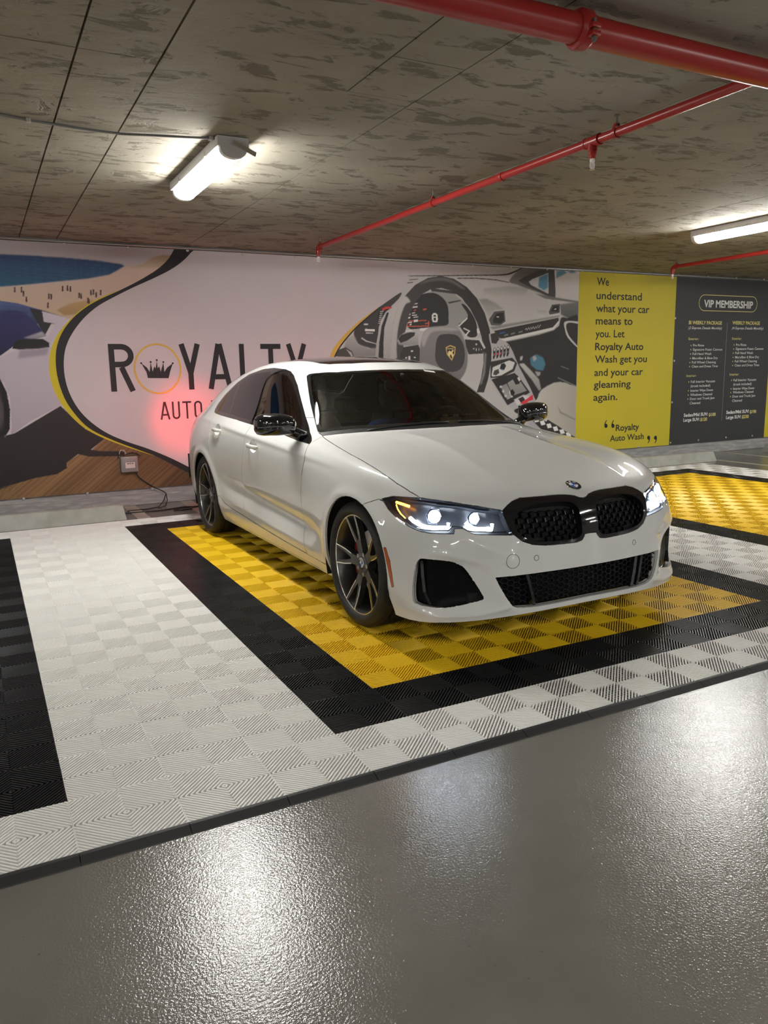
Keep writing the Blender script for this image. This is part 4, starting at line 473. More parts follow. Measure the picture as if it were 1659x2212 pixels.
def raster(shapes, x0, x1, z0, z1, d):
    nx, nz = int(round((x1-x0)/d))+1, int(round((z1-z0)/d))+1
    xs = np.linspace(x0, x1, nx); zs = np.linspace(z0, z1, nz)
    img = np.tile(lin((176,170,175)), (nz, nx, 1)); cov = np.zeros((nz, nx))
    for col, pts, soft, c2, ax in shapes:
        if shapes is SHAPES_DASH and 9 <= len(pts) <= 22 or len(pts) > 34: pts = smoothpoly(pts, 3)
        P = np.array(pts); pad = .012+.010*soft
        i0, i1 = np.searchsorted(xs, P[:,0].min()-pad), np.searchsorted(xs, P[:,0].max()+pad)
        j0, j1 = np.searchsorted(zs, P[:,1].min()-pad), np.searchsorted(zs, P[:,1].max()+pad)
        if i1 <= i0 or j1 <= j0: continue
        gx, gz = np.meshgrid(xs[i0:i1], zs[j0:j1]); a = np.zeros(gx.shape)
        for sx in (-.25,.25):
            for sz in (-.25,.25):
                a += inpoly(np.stack([(gx+sx*d).ravel(), (gz+sz*d).ravel()],1), [tuple(p) for p in pts]).reshape(gx.shape)*.25
        if soft >= 2:
            for _ in range(int(soft)):
                b = np.pad(a, 1, mode='edge'); a = (b[:-2,1:-1]+b[2:,1:-1]+b[1:-1,:-2]+b[1:-1,2:]+b[1:-1,1:-1]*2)/6
        c = lin(col)[None,None]
        if c2 is not None:
            if ax[0] == 'z': t = (P[:,1].max()-gz)/max(np.ptp(P[:,1]),.01)
            else: t = (gx-P[:,0].min())/max(np.ptp(P[:,0]),.01)
            if len(ax) > 1: t = 1-t
            t = np.clip(t,0,1)[...,None]; c = lin(col)*(1-t)+lin(c2)*t
        A = a[...,None]; img[j0:j1,i0:i1] = img[j0:j1,i0:i1]*(1-A)+c*A; cov[j0:j1,i0:i1] = np.maximum(cov[j0:j1,i0:i1], a)
    return xs, zs, img, cov
def photo_mesh(name, shapes, x0, x1, z0, z1, d, parent, keep, y=YB-.0012, paint=None):
    xs, zs, img, cov = raster(shapes, x0, x1, z0, z1, d)
    if paint: img = paint(xs, zs, img)
    nx, nz = len(xs), len(zs)
    gx, gz = np.meshgrid(xs, zs)
    jj, ii = np.meshgrid(np.arange(nz-1), np.arange(nx-1), indexing='ij')
    C = np.stack([(xs[ii]+d/2).ravel(), (zs[jj]+d/2).ravel()], 1); m = keep(C, cov[jj, ii].ravel())
    q = np.stack([jj*nx+ii, jj*nx+ii+1, (jj+1)*nx+ii+1, (jj+1)*nx+ii], -1).reshape(-1,4)[m]
    used = np.unique(q); remap = np.full(nx*nz, -1); remap[used] = np.arange(len(used)); q = remap[q]
    co = np.stack([gx.ravel()[used], np.full(len(used), y), gz.ravel()[used]], 1)
    me = bpy.data.meshes.new(name)
    me.vertices.add(len(co)); me.vertices.foreach_set('co', co.ravel()); me.loops.add(q.size); me.loops.foreach_set('vertex_index', q.ravel().astype(np.int32))
    me.polygons.add(len(q)); me.polygons.foreach_set('loop_start', np.arange(len(q), dtype=np.int32)*4); me.polygons.foreach_set('loop_total', np.full(len(q),4,np.int32)); me.update(calc_edges=True)
    at = me.color_attributes.new('ink', 'FLOAT_COLOR', 'POINT')
    c = np.clip(img.reshape(-1,3)[used]*INK, 0, .85); at.data.foreach_set('color', np.concatenate([c, np.ones((len(c),1))],1).astype(np.float32).ravel())
    return link(name, me, M_photo, parent)
def flat(name, polys, m, parent, y):
    bm = bmesh.new()
    for pl in polys:
        pl, yy = pl if y is None else (pl, y)
        vs = [bm.verts.new((x, yy, z)) for x, z in pl]; bm.faces.new(vs)
    for f in bm.faces:
        f.normal_update()
        if f.normal.y > 0: f.normal_flip()
    me = bpy.data.meshes.new(name); bm.to_mesh(me); bm.free(); return link(name, me, m, parent)
def strip(P, w):
    """quads along a polyline with mitred corners"""
    Q = [np.array(p, float) for p in P]; P = [q for i, q in enumerate(Q) if i == 0 or np.linalg.norm(q-Q[i-1]) > 1e-6]; cl = np.linalg.norm(P[0]-P[-1]) < 1e-6; L = []; R = []
    if cl: P = P[:-1]
    n = len(P)
    for i in range(n):
        a = P[i-1] if (i or cl) else None; b = P[(i+1) % n] if (i < n-1 or cl) else None
        d1 = (P[i]-a)/np.linalg.norm(P[i]-a) if a is not None else None; d2 = (b-P[i])/np.linalg.norm(b-P[i]) if b is not None else None
        if d1 is None: d1 = d2
        if d2 is None: d2 = d1
        n1 = np.array((-d1[1],d1[0])); n2 = np.array((-d2[1],d2[0])); m = n1+n2; m /= np.linalg.norm(m); k = min(1/max(m@n1,.3), 2.2)
        L.append(P[i]+m*w/2*k); R.append(P[i]-m*w/2*k)
    q = [(L[i],L[i+1],R[i+1],R[i]) for i in range(n-1)]
    if cl: q.append((L[-1],L[0],R[0],R[-1]))
    return [[tuple(p) for p in x] for x in q]
def arc(cx, cz, rx, rz, a0, a1, n=14): return [(cx+rx*math.cos(t), cz+rz*math.sin(t)) for t in np.linspace(math.radians(a0), math.radians(a1), n)]
def glyph(ch, w, h, s):
    """condensed capitals drawn with strokes of width s in a w x h box"""
    e = s/2
    if ch == 'R': return [[(e,0),(e,h)], [(s*.9,h-e),(w*.5,h-e)]+arc(w*.5,h*.755,w*.5-e,h*.245-e,90,-90)+[(s*.9,h*.51+e)], [(w*.48,h*.51),(w-e*1.1,0)]]
    if ch == 'Y': return [[(w/2,0),(w/2,h*.42)], [(e*1.15,h),(w/2,h*.36)], [(w-e*1.15,h),(w/2,h*.36)]]
    if ch == 'A': return [[(e*1.1,0),(w/2-.1*s,h)], [(w-e*1.1,0),(w/2+.1*s,h)], [(w*.22,h*.27),(w*.78,h*.27)]]
    if ch == 'L': return [[(e,h),(e,0)], [(s*.9,e),(w,e)]]
    if ch == 'T': return [[(0,h-e),(w,h-e)], [(w/2,h-s*.9),(w/2,0)]]
    if ch == 'U': return [[(e,h),(e,w*.5)]+arc(w/2,w*.5,w/2-e,w*.5-e,180,360)+[(w-e,h)]]
    if ch == 'O': return [arc(w/2,h-w/2,w/2-e,w/2-e,0,180)+arc(w/2,w/2,w/2-e,w/2-e,180,360)+[(w-e,h-w/2)]]
    if ch == 'W': return [[(e,h),(w*.27,0)], [(w*.27,0),(w*.5,h*.9)], [(w*.5,h*.9),(w*.73,0)], [(w*.73,0),(w-e,h)]]
    if ch == 'S': return [arc(w/2,h*.74,w/2-e,h*.26-e,20,250,16)+arc(w/2,h*.26,w/2-e,h*.26-e,80,-160,16)]
    if ch == 'H': return [[(e,0),(e,h)], [(w-e,0),(w-e,h)], [(s*.9,h*.5),(w-s*.9,h*.5)]]
def letter(ch, x, z, w, h, s, m, parent, y):
    polys = []
    for k, ln in enumerate(glyph(ch, w, h, s)): polys += [(q, y-.0002*k) for q in strip([(x+a, z+b) for a, b in ln], s)]
    return flat('letter', polys, m, parent, None)
def text_line(s, x0, x1, z, cap, m, parent, y, name='text_line', shear=0., weight=0.):
    cu = bpy.data.curves.new(name, 'FONT'); cu.body = s; cu.size = 1; cu.shear = shear; cu.offset = weight; cu.resolution_u = 3
    t = bpy.data.objects.new(name, cu); COL.objects.link(t); bpy.context.view_layer.update()
    me = bpy.data.meshes.new_from_object(t.evaluated_get(bpy.context.evaluated_depsgraph_get())); bpy.data.objects.remove(t); bpy.data.curves.remove(cu)
    co = np.empty(len(me.vertices)*3); me.vertices.foreach_get('co', co); co = co.reshape(-1,3)
    sx = (x1-x0)/np.ptp(co[:,0]); sz = cap/.682
    c2 = np.stack([x0+(co[:,0]-co[:,0].min())*sx, np.full(len(co), y), z+co[:,1]*sz], 1)
    me.vertices.foreach_set('co', c2.ravel()); me.materials.clear(); me.update(); me.name = name
    return link(name, me, m, parent)
def eyelets(pts, parent):
    for x, z in pts:
        bm = bmesh.new(); lathe(bm, [(.0,.0),(.0045,.006),(.005,.010),(.003,.014),(0,.0145)], (0,-1,0), (x,YB-.0005,z), 14); bmo('eyelet_screw', bm, M_strip, parent, smooth=True)
def sheet(name, x0, x1, m, parent, label_y=YB):
    bm = bmesh.new(); box(bm, x0, x1, YB, YW, .175, 2.622); return bmo(name, bm, m, parent)
XL, XA, XB_, XC = -2.4, 7.225, 9.055, 11.205
# --- the big mural
mural = empty('printed_banner', (0,0,0))
tag(mural, 'wide printed wall banner with beach scene, big black lettering, crown and car dashboard photo', 'banner', 'wall banners')
sheet('vinyl_sheet', XL, XA-.002, M_vwhite, mural)
sw = [(x, z) for x, z in SW_OUT]; 
edge = np.array([( (a[0]+b[0])/2, (a[1]+b[1])/2) for a, b in zip(SW_OUT, SW_IN)] if len(SW_OUT) == len(SW_IN) else SW_OUT)
def left_of(C):
    zz = np.array([p[1] for p in SW_OUT][::-1]); xx = np.array([p[0] for p in SW_OUT][::-1]); return C[:,0] < np.interp(C[:,1], zz, xx)+.02
def wood(xs, zs, img):
    gx, gz = np.meshgrid(xs, zs); r = np.random.RandomState(4)
    u = gx*.62-gz*.78; k = np.interp(u.ravel(), np.linspace(-4,4,900), r.rand(900)).reshape(u.shape); b = np.interp(u.ravel(), np.linspace(-4,4,90), r.rand(90)).reshape(u.shape)
    f = (.72+.5*k)*(.8+.4*b)
    base = lin((95,72,52)); m = (np.abs(img/np.maximum(img.sum(-1,keepdims=True),1e-6)-np.array(base)/sum(base)).sum(-1) < .17) & (gz < 1.0)
    dk = np.clip(1.15-.55*np.clip(gx-.9,0,1.4), .45, 1.15)
    out = img.copy(); out[m] = img[m]*(f*dk)[m][:,None]
    sea = (img[...,2] > img[...,0]*1.6) & (gz > 1.9)
    v = np.interp((gz*1.0+gx*.06).ravel(), np.linspace(0,4,1400), r.rand(1400)).reshape(gz.shape); h = np.interp(gx.ravel(), np.linspace(-3,3,300), r.rand(300)).reshape(gz.shape)
    out[sea] = (out*(.82+.3*v*(.5+h))[...,None])[sea]
    return out
photo_mesh('printed_beach_scene', SHAPES_BEACH, .08, 2.45, .176, 2.621, .0065, mural, lambda C, cv: left_of(C), paint=wood)
photo_mesh('printed_beach_scene', SHAPES_BEACH, XL+.001, .08, .176, 2.621, .02, mural, lambda C, cv: left_of(C), paint=wood)
photo_mesh('printed_dashboard_scene', SHAPES_DASH, 3.45, XA-.006, .177, 2.621, .0065, mural, lambda C, cv: cv > 0, y=YB-.0012)
def clipz(p): return [(x, min(max(z,.176),2.6215)) for x, z in p]
def ribbon(name, A, B, m, y):
    A, B = smoothpoly(A,4,False), smoothpoly(B,4,False); n = max(len(A),len(B))
    def res(P, n):
        P = np.array(P); d = np.r_[0,np.cumsum(np.linalg.norm(np.diff(P,axis=0),axis=1))]; t = np.linspace(0,d[-1],n); return list(zip(np.interp(t,d,P[:,0]), np.interp(t,d,P[:,1])))
    A, B = clipz(res(A,n)), clipz(res(B,n)); q = []
    for i in range(n-1):
        f = [A[i],A[i+1],B[i+1],B[i]]; g = [p for k, p in enumerate(f) if p != f[k-1]]
        if len(set(g)) >= 3: q.append(g)
    return flat(name, q, m, mural, y)
ribbon('yellow_swoosh', YL_OUT, YL_IN, M_vyel, YB-.0018); ribbon('black_swoosh', SW_OUT, SW_IN, M_vblack, YB-.0026)
ribbon('yellow_arc', YR_OUT, YR_IN, M_gold, YB-.0018)
nb = [(x+.006, z-.004) for x, z in YR_IN]; flat('black_arc', strip(smoothpoly(nb,4,False)+[], .016), M_vblack, mural, YB-.0026)
for ch, x, w in (('R',1.091,.245),('Y',1.795,.235),('A',2.09,.275),('L',2.452,.19),('T',2.695,.235),('Y',2.99,.255)):
    letter(ch, x, 1.192, w, .477, .056, M_vblack, mural, YB-.003)
for ch, x, w in zip('AUTO', (1.562,1.690,1.800,1.925), (.105,.082,.095,.085)): letter(ch, x, .886, w, .185, .0185, M_vblack, mural, YB-.003)
for ch, x, w in zip('WASH', (2.110,2.290,2.42,2.545), (.145,.105,.085,.085)): letter(ch, x, .886, w, .185, .0185, M_vblack, mural, YB-.003)
flat('crown_ring', strip(arc(1.571,1.414,.234,.252,0,360,61), .018), M_gold, mural, YB-.003)
cr = flat('crown_emblem', [CROWN], M_vblack, mural, YB-.0034)
for x, z in CROWN_TIPS: flat('crown_ball', [arc(x,z,.010,.010,0,340,10)], M_vblack, cr, YB-.0034)
eyelets(GROM_TOP+GROM_TOP2+GROM_BOT, mural)
# --- the yellow banner
yb = empty('printed_banner', (0,0,0)); tag(yb, 'yellow printed wall banner with black text starting We understand what your car means', 'banner', 'wall banners')
sheet('vinyl_sheet', XA, XB_-.001, M_vyel, yb)
for s, c, x0, x1, z, cap in TXT_Y: text_line(s, x0, x1, z, cap, M_vblack, yb, YB-.0012, weight=.013 if 'Roy' not in s else .018)
def quote(x, z, up, h=.075):
    s = 1 if up else -1; pts = arc(x, z, .030, .030, 0, 360, 17)[:-1]
    return [pts, [(x-s*.030, z), (x-s*.029, z+s*.030), (x-s*.016, z+s*.062), (x+s*.008, z+s*.085), (x+s*.014, z+s*.074), (x-s*.004, z+s*.052), (x-s*.008, z+s*.028), (x+s*.004, z+s*.018)]]
for k, (x, z) in enumerate(QUOTES): flat('quotation_mark', quote(x+.026, z-.012 if k < 2 else z+.055, k < 2), M_vblack, yb, YB-.0012)
eyelets(GROM_Y, yb)
# --- the dark price banner
kb = empty('printed_banner', (0,0,0)); tag(kb, 'dark printed wall banner headed VIP MEMBERSHIP with two price lists', 'banner', 'wall banners')
sheet('vinyl_sheet', XB_, XC-.001, M_vdark, kb)
for s, c, x0, x1, z, cap in TXT_K:
    text_line(s, x0, x1, z, cap, {'W': M_txtw, 'w': M_txtw, 'y': M_txty}[c], kb, YB-.0012, shear=.25 if s[0] == '(' and 'Express' in s else 0, weight=.03 if (c in 'W' or 'PACKAGE' in s or '$' in s) else .008)
flat('bullet_dots', [arc(x,z,.010,.010,0,330,9) for x, z in DOTS], M_txty, kb, YB-.0012)['kind'] = 'stuff'
(x0, z1), (x1, z0) = VIPBOX; r = (z1-z0)*.48
flat('rounded_frame', strip([(x0+r,z1)]+[(x1-r,z1)]+arc(x1-r,z1-r,r,r,90,0,8)+arc(x1-r,z0+r,r,r,0,-90,8)+[(x0+r,z0)]+arc(x0+r,z0+r,r,r,-90,-180,8)+arc(x0+r,z1-r,r,r,180,90,8)[:-1]+[(x0+r,z1)], .010), M_txty, kb, YB-.0012)
(xa, za), (xb, zb) = VIPLINE; flat('divider_line', strip([((xa+xb)/2,za),((xa+xb)/2,zb)], .006), mat('grey_print', (.30,.30,.28), .5), kb, YB-.0012)
eyelets(GROM_K, kb)
yb2 = empty('printed_banner', (0,0,0)); tag(yb2, 'yellow printed wall banner at the far edge past the dark price banner', 'banner', 'wall banners')
sheet('vinyl_sheet', XC, 13.6, M_vyel, yb2)
# ---------------------------------------------------------------- car body surface
# car frame: x lateral (+x = driver side), y runs from front axle (0) to the tail, z up from the ground
ST = [  # side rows S0..S4 then top rows T0..T5 (T5 = centre line)
 [(.872,-.345,.160),(.900,-.315,.27),(.915,-.285,.42),(.912,-.25,.56),(.885,-.215,.67),(.850,-.205,.755),(.797,-.40,.775),(.635,-.575,.768),(.41,-.640,.750),(.20,-.695,.745),(0,-.708,.738)],
 [(.850,-.15,.175),(.886,-.13,.28),(.908,-.11,.43),(.914,-.10,.57),(.906,-.08,.70),(.874,-.06,.818),(.802,-.20,.838),(.62,-.36,.835),(.41,-.46,.822),(.20,-.515,.812),(0,-.53,.806)],
 [(.850,.10,.175),(.884,.10,.28),(.908,.10,.43),(.916,.10,.57),(.910,.10,.72),(.876,.10,.848),(.794,.02,.880),(.61,-.10,.876),(.41,-.19,.880),(.20,-.24,.876),(0,-.25,.872)],
 [(.845,.36,.175),(.882,.36,.27),(.900,.36,.42),(.908,.36,.57),(.905,.36,.73),(.880,.36,.868),(.788,.31,.905),(.62,.22,.925),(.42,.14,.936),(.205,.09,.938),(0,.075,.936)],
 [(.835,.58,.170),(.880,.58,.25),(.882,.58,.42),(.896,.58,.58),(.898,.58,.74),(.882,.58,.882),(.796,.57,.928),(.635,.49,.956),(.44,.415,.970),(.22,.37,.976),(0,.355,.977)],
 [(.835,.76,.168),(.880,.76,.25),(.872,.76,.42),(.890,.76,.58),(.897,.76,.75),(.884,.76,.892),(.806,.76,.938),(.715,.745,.968),(.51,.61,.985),(.26,.53,.990),(0,.50,.990)],
 [(.835,1.05,.168),(.880,1.05,.25),(.868,1.05,.42),(.887,1.05,.58),(.897,1.05,.76),(.884,1.05,.908),(.816,1.05,.950),(.652,1.04,1.165),(.475,.94,1.185),(.24,.875,1.200),(0,.855,1.204)],
 [(.835,1.36,.168),(.880,1.36,.25),(.867,1.36,.42),(.886,1.36,.58),(.897,1.36,.77),(.885,1.36,.925),(.822,1.36,.965),(.592,1.37,1.338),(.43,1.255,1.368),(.215,1.20,1.388),(0,1.185,1.394)],
 [(.835,1.68,.168),(.880,1.68,.25),(.867,1.68,.42),(.886,1.68,.59),(.897,1.68,.78),(.884,1.68,.940),(.824,1.68,.980),(.590,1.68,1.376),(.42,1.62,1.416),(.21,1.60,1.434),(0,1.595,1.439)],
 [(.835,2.02,.168),(.880,2.02,.25),(.868,2.02,.42),(.888,2.02,.60),(.900,2.02,.79),(.882,2.02,.954),(.820,2.02,.992),(.590,2.02,1.376),(.415,2.02,1.425),(.205,2.02,1.443),(0,2.02,1.448)],
 [(.840,2.36,.170),(.882,2.36,.25),(.880,2.36,.42),(.900,2.36,.60),(.908,2.36,.80),(.876,2.36,.966),(.812,2.36,1.002),(.590,2.38,1.372),(.41,2.37,1.424),(.20,2.365,1.430),(0,2.365,1.435)],
 [(.845,2.62,.175),(.884,2.62,.27),(.904,2.62,.43),(.916,2.62,.61),(.914,2.62,.80),(.868,2.62,.972),(.802,2.64,1.008),(.600,2.68,1.338),(.41,2.66,1.400),(.20,2.65,1.400),(0,2.645,1.405)],
 [(.848,2.88,.18),(.884,2.88,.29),(.908,2.88,.44),(.918,2.88,.62),(.912,2.88,.80),(.862,2.88,.978),(.792,2.90,1.018),(.624,2.95,1.278),(.43,2.93,1.340),(.21,2.915,1.338),(0,2.91,1.342)],
 [(.852,3.10,.18),(.884,3.10,.29),(.904,3.10,.44),(.910,3.10,.62),(.902,3.10,.80),(.850,3.10,.978),(.780,3.12,1.022),(.650,3.18,1.190),(.465,3.17,1.240),(.23,3.15,1.238),(0,3.145,1.242)],
 [(.850,3.30,.18),(.876,3.30,.29),(.892,3.30,.44),(.896,3.30,.62),(.882,3.30,.80),(.830,3.30,.955),(.758,3.32,1.008),(.655,3.36,1.088),(.475,3.35,1.122),(.235,3.34,1.138),(0,3.335,1.142)],
 [(.82,3.50,.19),(.850,3.50,.30),(.864,3.50,.44),(.866,3.50,.62),(.850,3.51,.80),(.796,3.50,.930),(.722,3.54,.985),(.60,3.56,1.050),(.43,3.58,1.082),(.215,3.59,1.096),(0,3.595,1.100)],
 [(.72,3.68,.20),(.755,3.70,.31),(.775,3.71,.44),(.778,3.73,.62),(.758,3.72,.80),(.725,3.68,.915),(.665,3.725,.972),(.55,3.75,1.044),(.40,3.775,1.074),(.20,3.79,1.090),(0,3.795,1.094)],
]
# front fascia columns for T1..T5, rows bottom..top (k=0..4)
FR = [
 [(.838,-.578,.165),(.842,-.578,.27),(.838,-.580,.42),(.830,-.568,.56),(.808,-.510,.67)],
 [(.615,-.710,.178),(.620,-.715,.27),(.620,-.700,.42),(.620,-.685,.56),(.615,-.635,.67)],
 [(.41,-.770,.192),(.41,-.778,.27),(.41,-.765,.42),(.41,-.750,.56),(.408,-.710,.67)],
 [(.205,-.795,.200),(.205,-.800,.27),(.205,-.79,.42),(.205,-.78,.56),(.203,-.755,.67)],
 [(0,-.803,.204),(0,-.808,.27),(0,-.798,.42),(0,-.788,.56),(0,-.765,.67)],
]
RR = [
 [(.60,3.80,.21),(.64,3.83,.32),(.66,3.84,.46),(.665,3.85,.63),(.655,3.815,.83)],
 [(.50,3.85,.22),(.52,3.885,.33),(.53,3.89,.46),(.53,3.895,.63),(.535,3.84,.86)],
 [(.36,3.88,.23),(.37,3.91,.33),(.38,3.92,.46),(.38,3.915,.63),(.39,3.855,.87)],
 [(.18,3.89,.23),(.19,3.92,.33),(.19,3.93,.46),(.19,3.925,.63),(.195,3.86,.88)],
 [(0,3.895,.23),(0,3.925,.33),(0,3.935,.46),(0,3.93,.63),(0,3.865,.88)],
]
def cage():
    idx = {}; V = []; F = []
    def v(p):
        k = (round(p[0],5), round(p[1],5), round(p[2],5))
        if k not in idx: idx[k] = len(V); V.append(k)
        return idx[k]
    def both(*ps):
        F.append([v(p) for p in ps])
        F.append([v((-p[0],p[1],p[2])) for p in ps][::-1])
    nj = len(ST)
    for j in range(nj-1):
        for k in range(10):
            both(ST[j][k], ST[j+1][k], ST[j+1][k+1], ST[j][k+1])
    for col0, cols, flip in ((ST[0], FR, False), (ST[-1], RR, True)):
        full = [col0[:5]+[col0[5]]] + [c+[col0[6+i]] for i, c in enumerate(cols)]
        for i in range(5):
            for k in range(5):
                q = [full[i+1][k], full[i][k], full[i][k+1], full[i+1][k+1]]
                both(*(q[::-1] if flip else q))
    return V, F
def body_surface(level=4):
    V, F = cage()
    me = bpy.data.meshes.new('cage'); me.from_pydata(V, [], F)
    o = bpy.data.objects.new('cage', me); bpy.context.scene.collection.objects.link(o)
    m = o.modifiers.new('s', 'SUBSURF'); m.levels = level; m.subdivision_type = 'CATMULL_CLARK'; m.boundary_smooth = 'PRESERVE_CORNERS'
    dg = bpy.context.evaluated_depsgraph_get()
    e = o.evaluated_get(dg).to_mesh()
    co = np.array([v.co[:] for v in e.vertices]); fs = [list(p.vertices) for p in e.polygons]
    o.evaluated_get(dg).to_mesh_clear()
    bpy.data.objects.remove(o); bpy.data.meshes.remove(me)
    return sculpt(co), fs
def bump(d, w): return np.exp(-(d/w)**2)
def sculpt(co):
    x, y, z = co[:,0].copy(), co[:,1].copy(), co[:,2].copy()
    s = np.sign(x); ax = np.abs(x)
    side = np.clip((ax-.80)/.06, 0, 1)
    # wheel arch flares
    for yc in (0, 2.851):
        r = np.hypot(y-yc, z-.335)
        up = np.clip((z-.18)/.12, 0, 1)*np.clip((.86-z)/.16,0,1)
        ax += side*up*.010*bump(r-.375, .035)
    # door scoop low and rising sill edge
    dsc = np.clip((y-.42)/.25,0,1)*np.clip((2.45-y)/.25,0,1)
    zc = .36+.05*(y-.5)
    ax -= side*dsc*.016*bump(z-zc-.06,.05)
    ax += side*dsc*.006*bump(z-zc+.07,.04)
    # shoulder crease
    zl = .865+.052*(y-.9)
    cr = np.clip((y-.1)/.3,0,1)*np.clip((3.3-y)/.3,0,1)
    ax += side*cr*.005*bump(z-zl,.018)
    # bonnet creases
    hood = np.clip((.45-y)/.2,0,1)*np.clip((z-.74)/.05,0,1)
    xc = .375-.055*bump(y-.05,.35)
    fr = np.clip((y+.72)/.10,0,1)
    dd = ax-xc
    z += hood*fr*(.007*np.exp(-np.maximum(-dd,0)/.09)*(dd < 0) + (.007-.014*(1-np.exp(-np.maximum(dd,0)/.055)))*(dd >= 0)*np.exp(-np.maximum(dd-.12,0)/.10))
    # front bumper creases
    fb = np.clip((-.42-y)/.06,0,1)
    def seg(ax_, z_, a, b, w, up=1.):
        a, b = np.array(a), np.array(b); t = ((ax_-a[0])*(b[0]-a[0])+(z_-a[1])*(b[1]-a[1]))/((b-a)@(b-a)); t = np.clip(t,0,1)
        d = np.hypot(ax_-a[0]-t*(b[0]-a[0]), z_-a[1]-t*(b[1]-a[1])); return np.exp(-(d/w)**1.3)
    f = fb*.008*np.maximum.reduce([seg(ax,z,(.640,.565),(.445,.455),.022), seg(ax,z,(.445,.455),(.500,.455),.018), seg(ax,z,(.500,.455),(.540,.385),.022), seg(ax,z,(.540,.385),(.475,.240),.020)])
    f += fb*.010*np.maximum.reduce([seg(ax,z,(.84,.225),(.774,.200),.016), seg(ax,z,(.774,.200),(.587,.209),.016), seg(ax,z,(.587,.209),(.475,.232),.016)])
    side2 = np.clip((-.30-y)/.1,0,1)
    f += side2*.007*np.maximum.reduce([seg(ax,z,(.845,.44),(.81,.485),.015), seg(ax,z,(.81,.485),(.77,.503),.015), seg(ax,z,(.77,.503),(.70,.480),.017), seg(ax,z,(.70,.480),(.62,.462),.017), seg(ax,z,(.62,.462),(.55,.432),.017)])
    y += fb*.034*np.exp(-((ax-.655)/.115)**4)*np.exp(-((z-.355)/.125)**4)
    y -= f; ax += f*.35*np.clip((ax-.5)/.3,0,1)
    return np.stack([s*ax, y, z], 1)
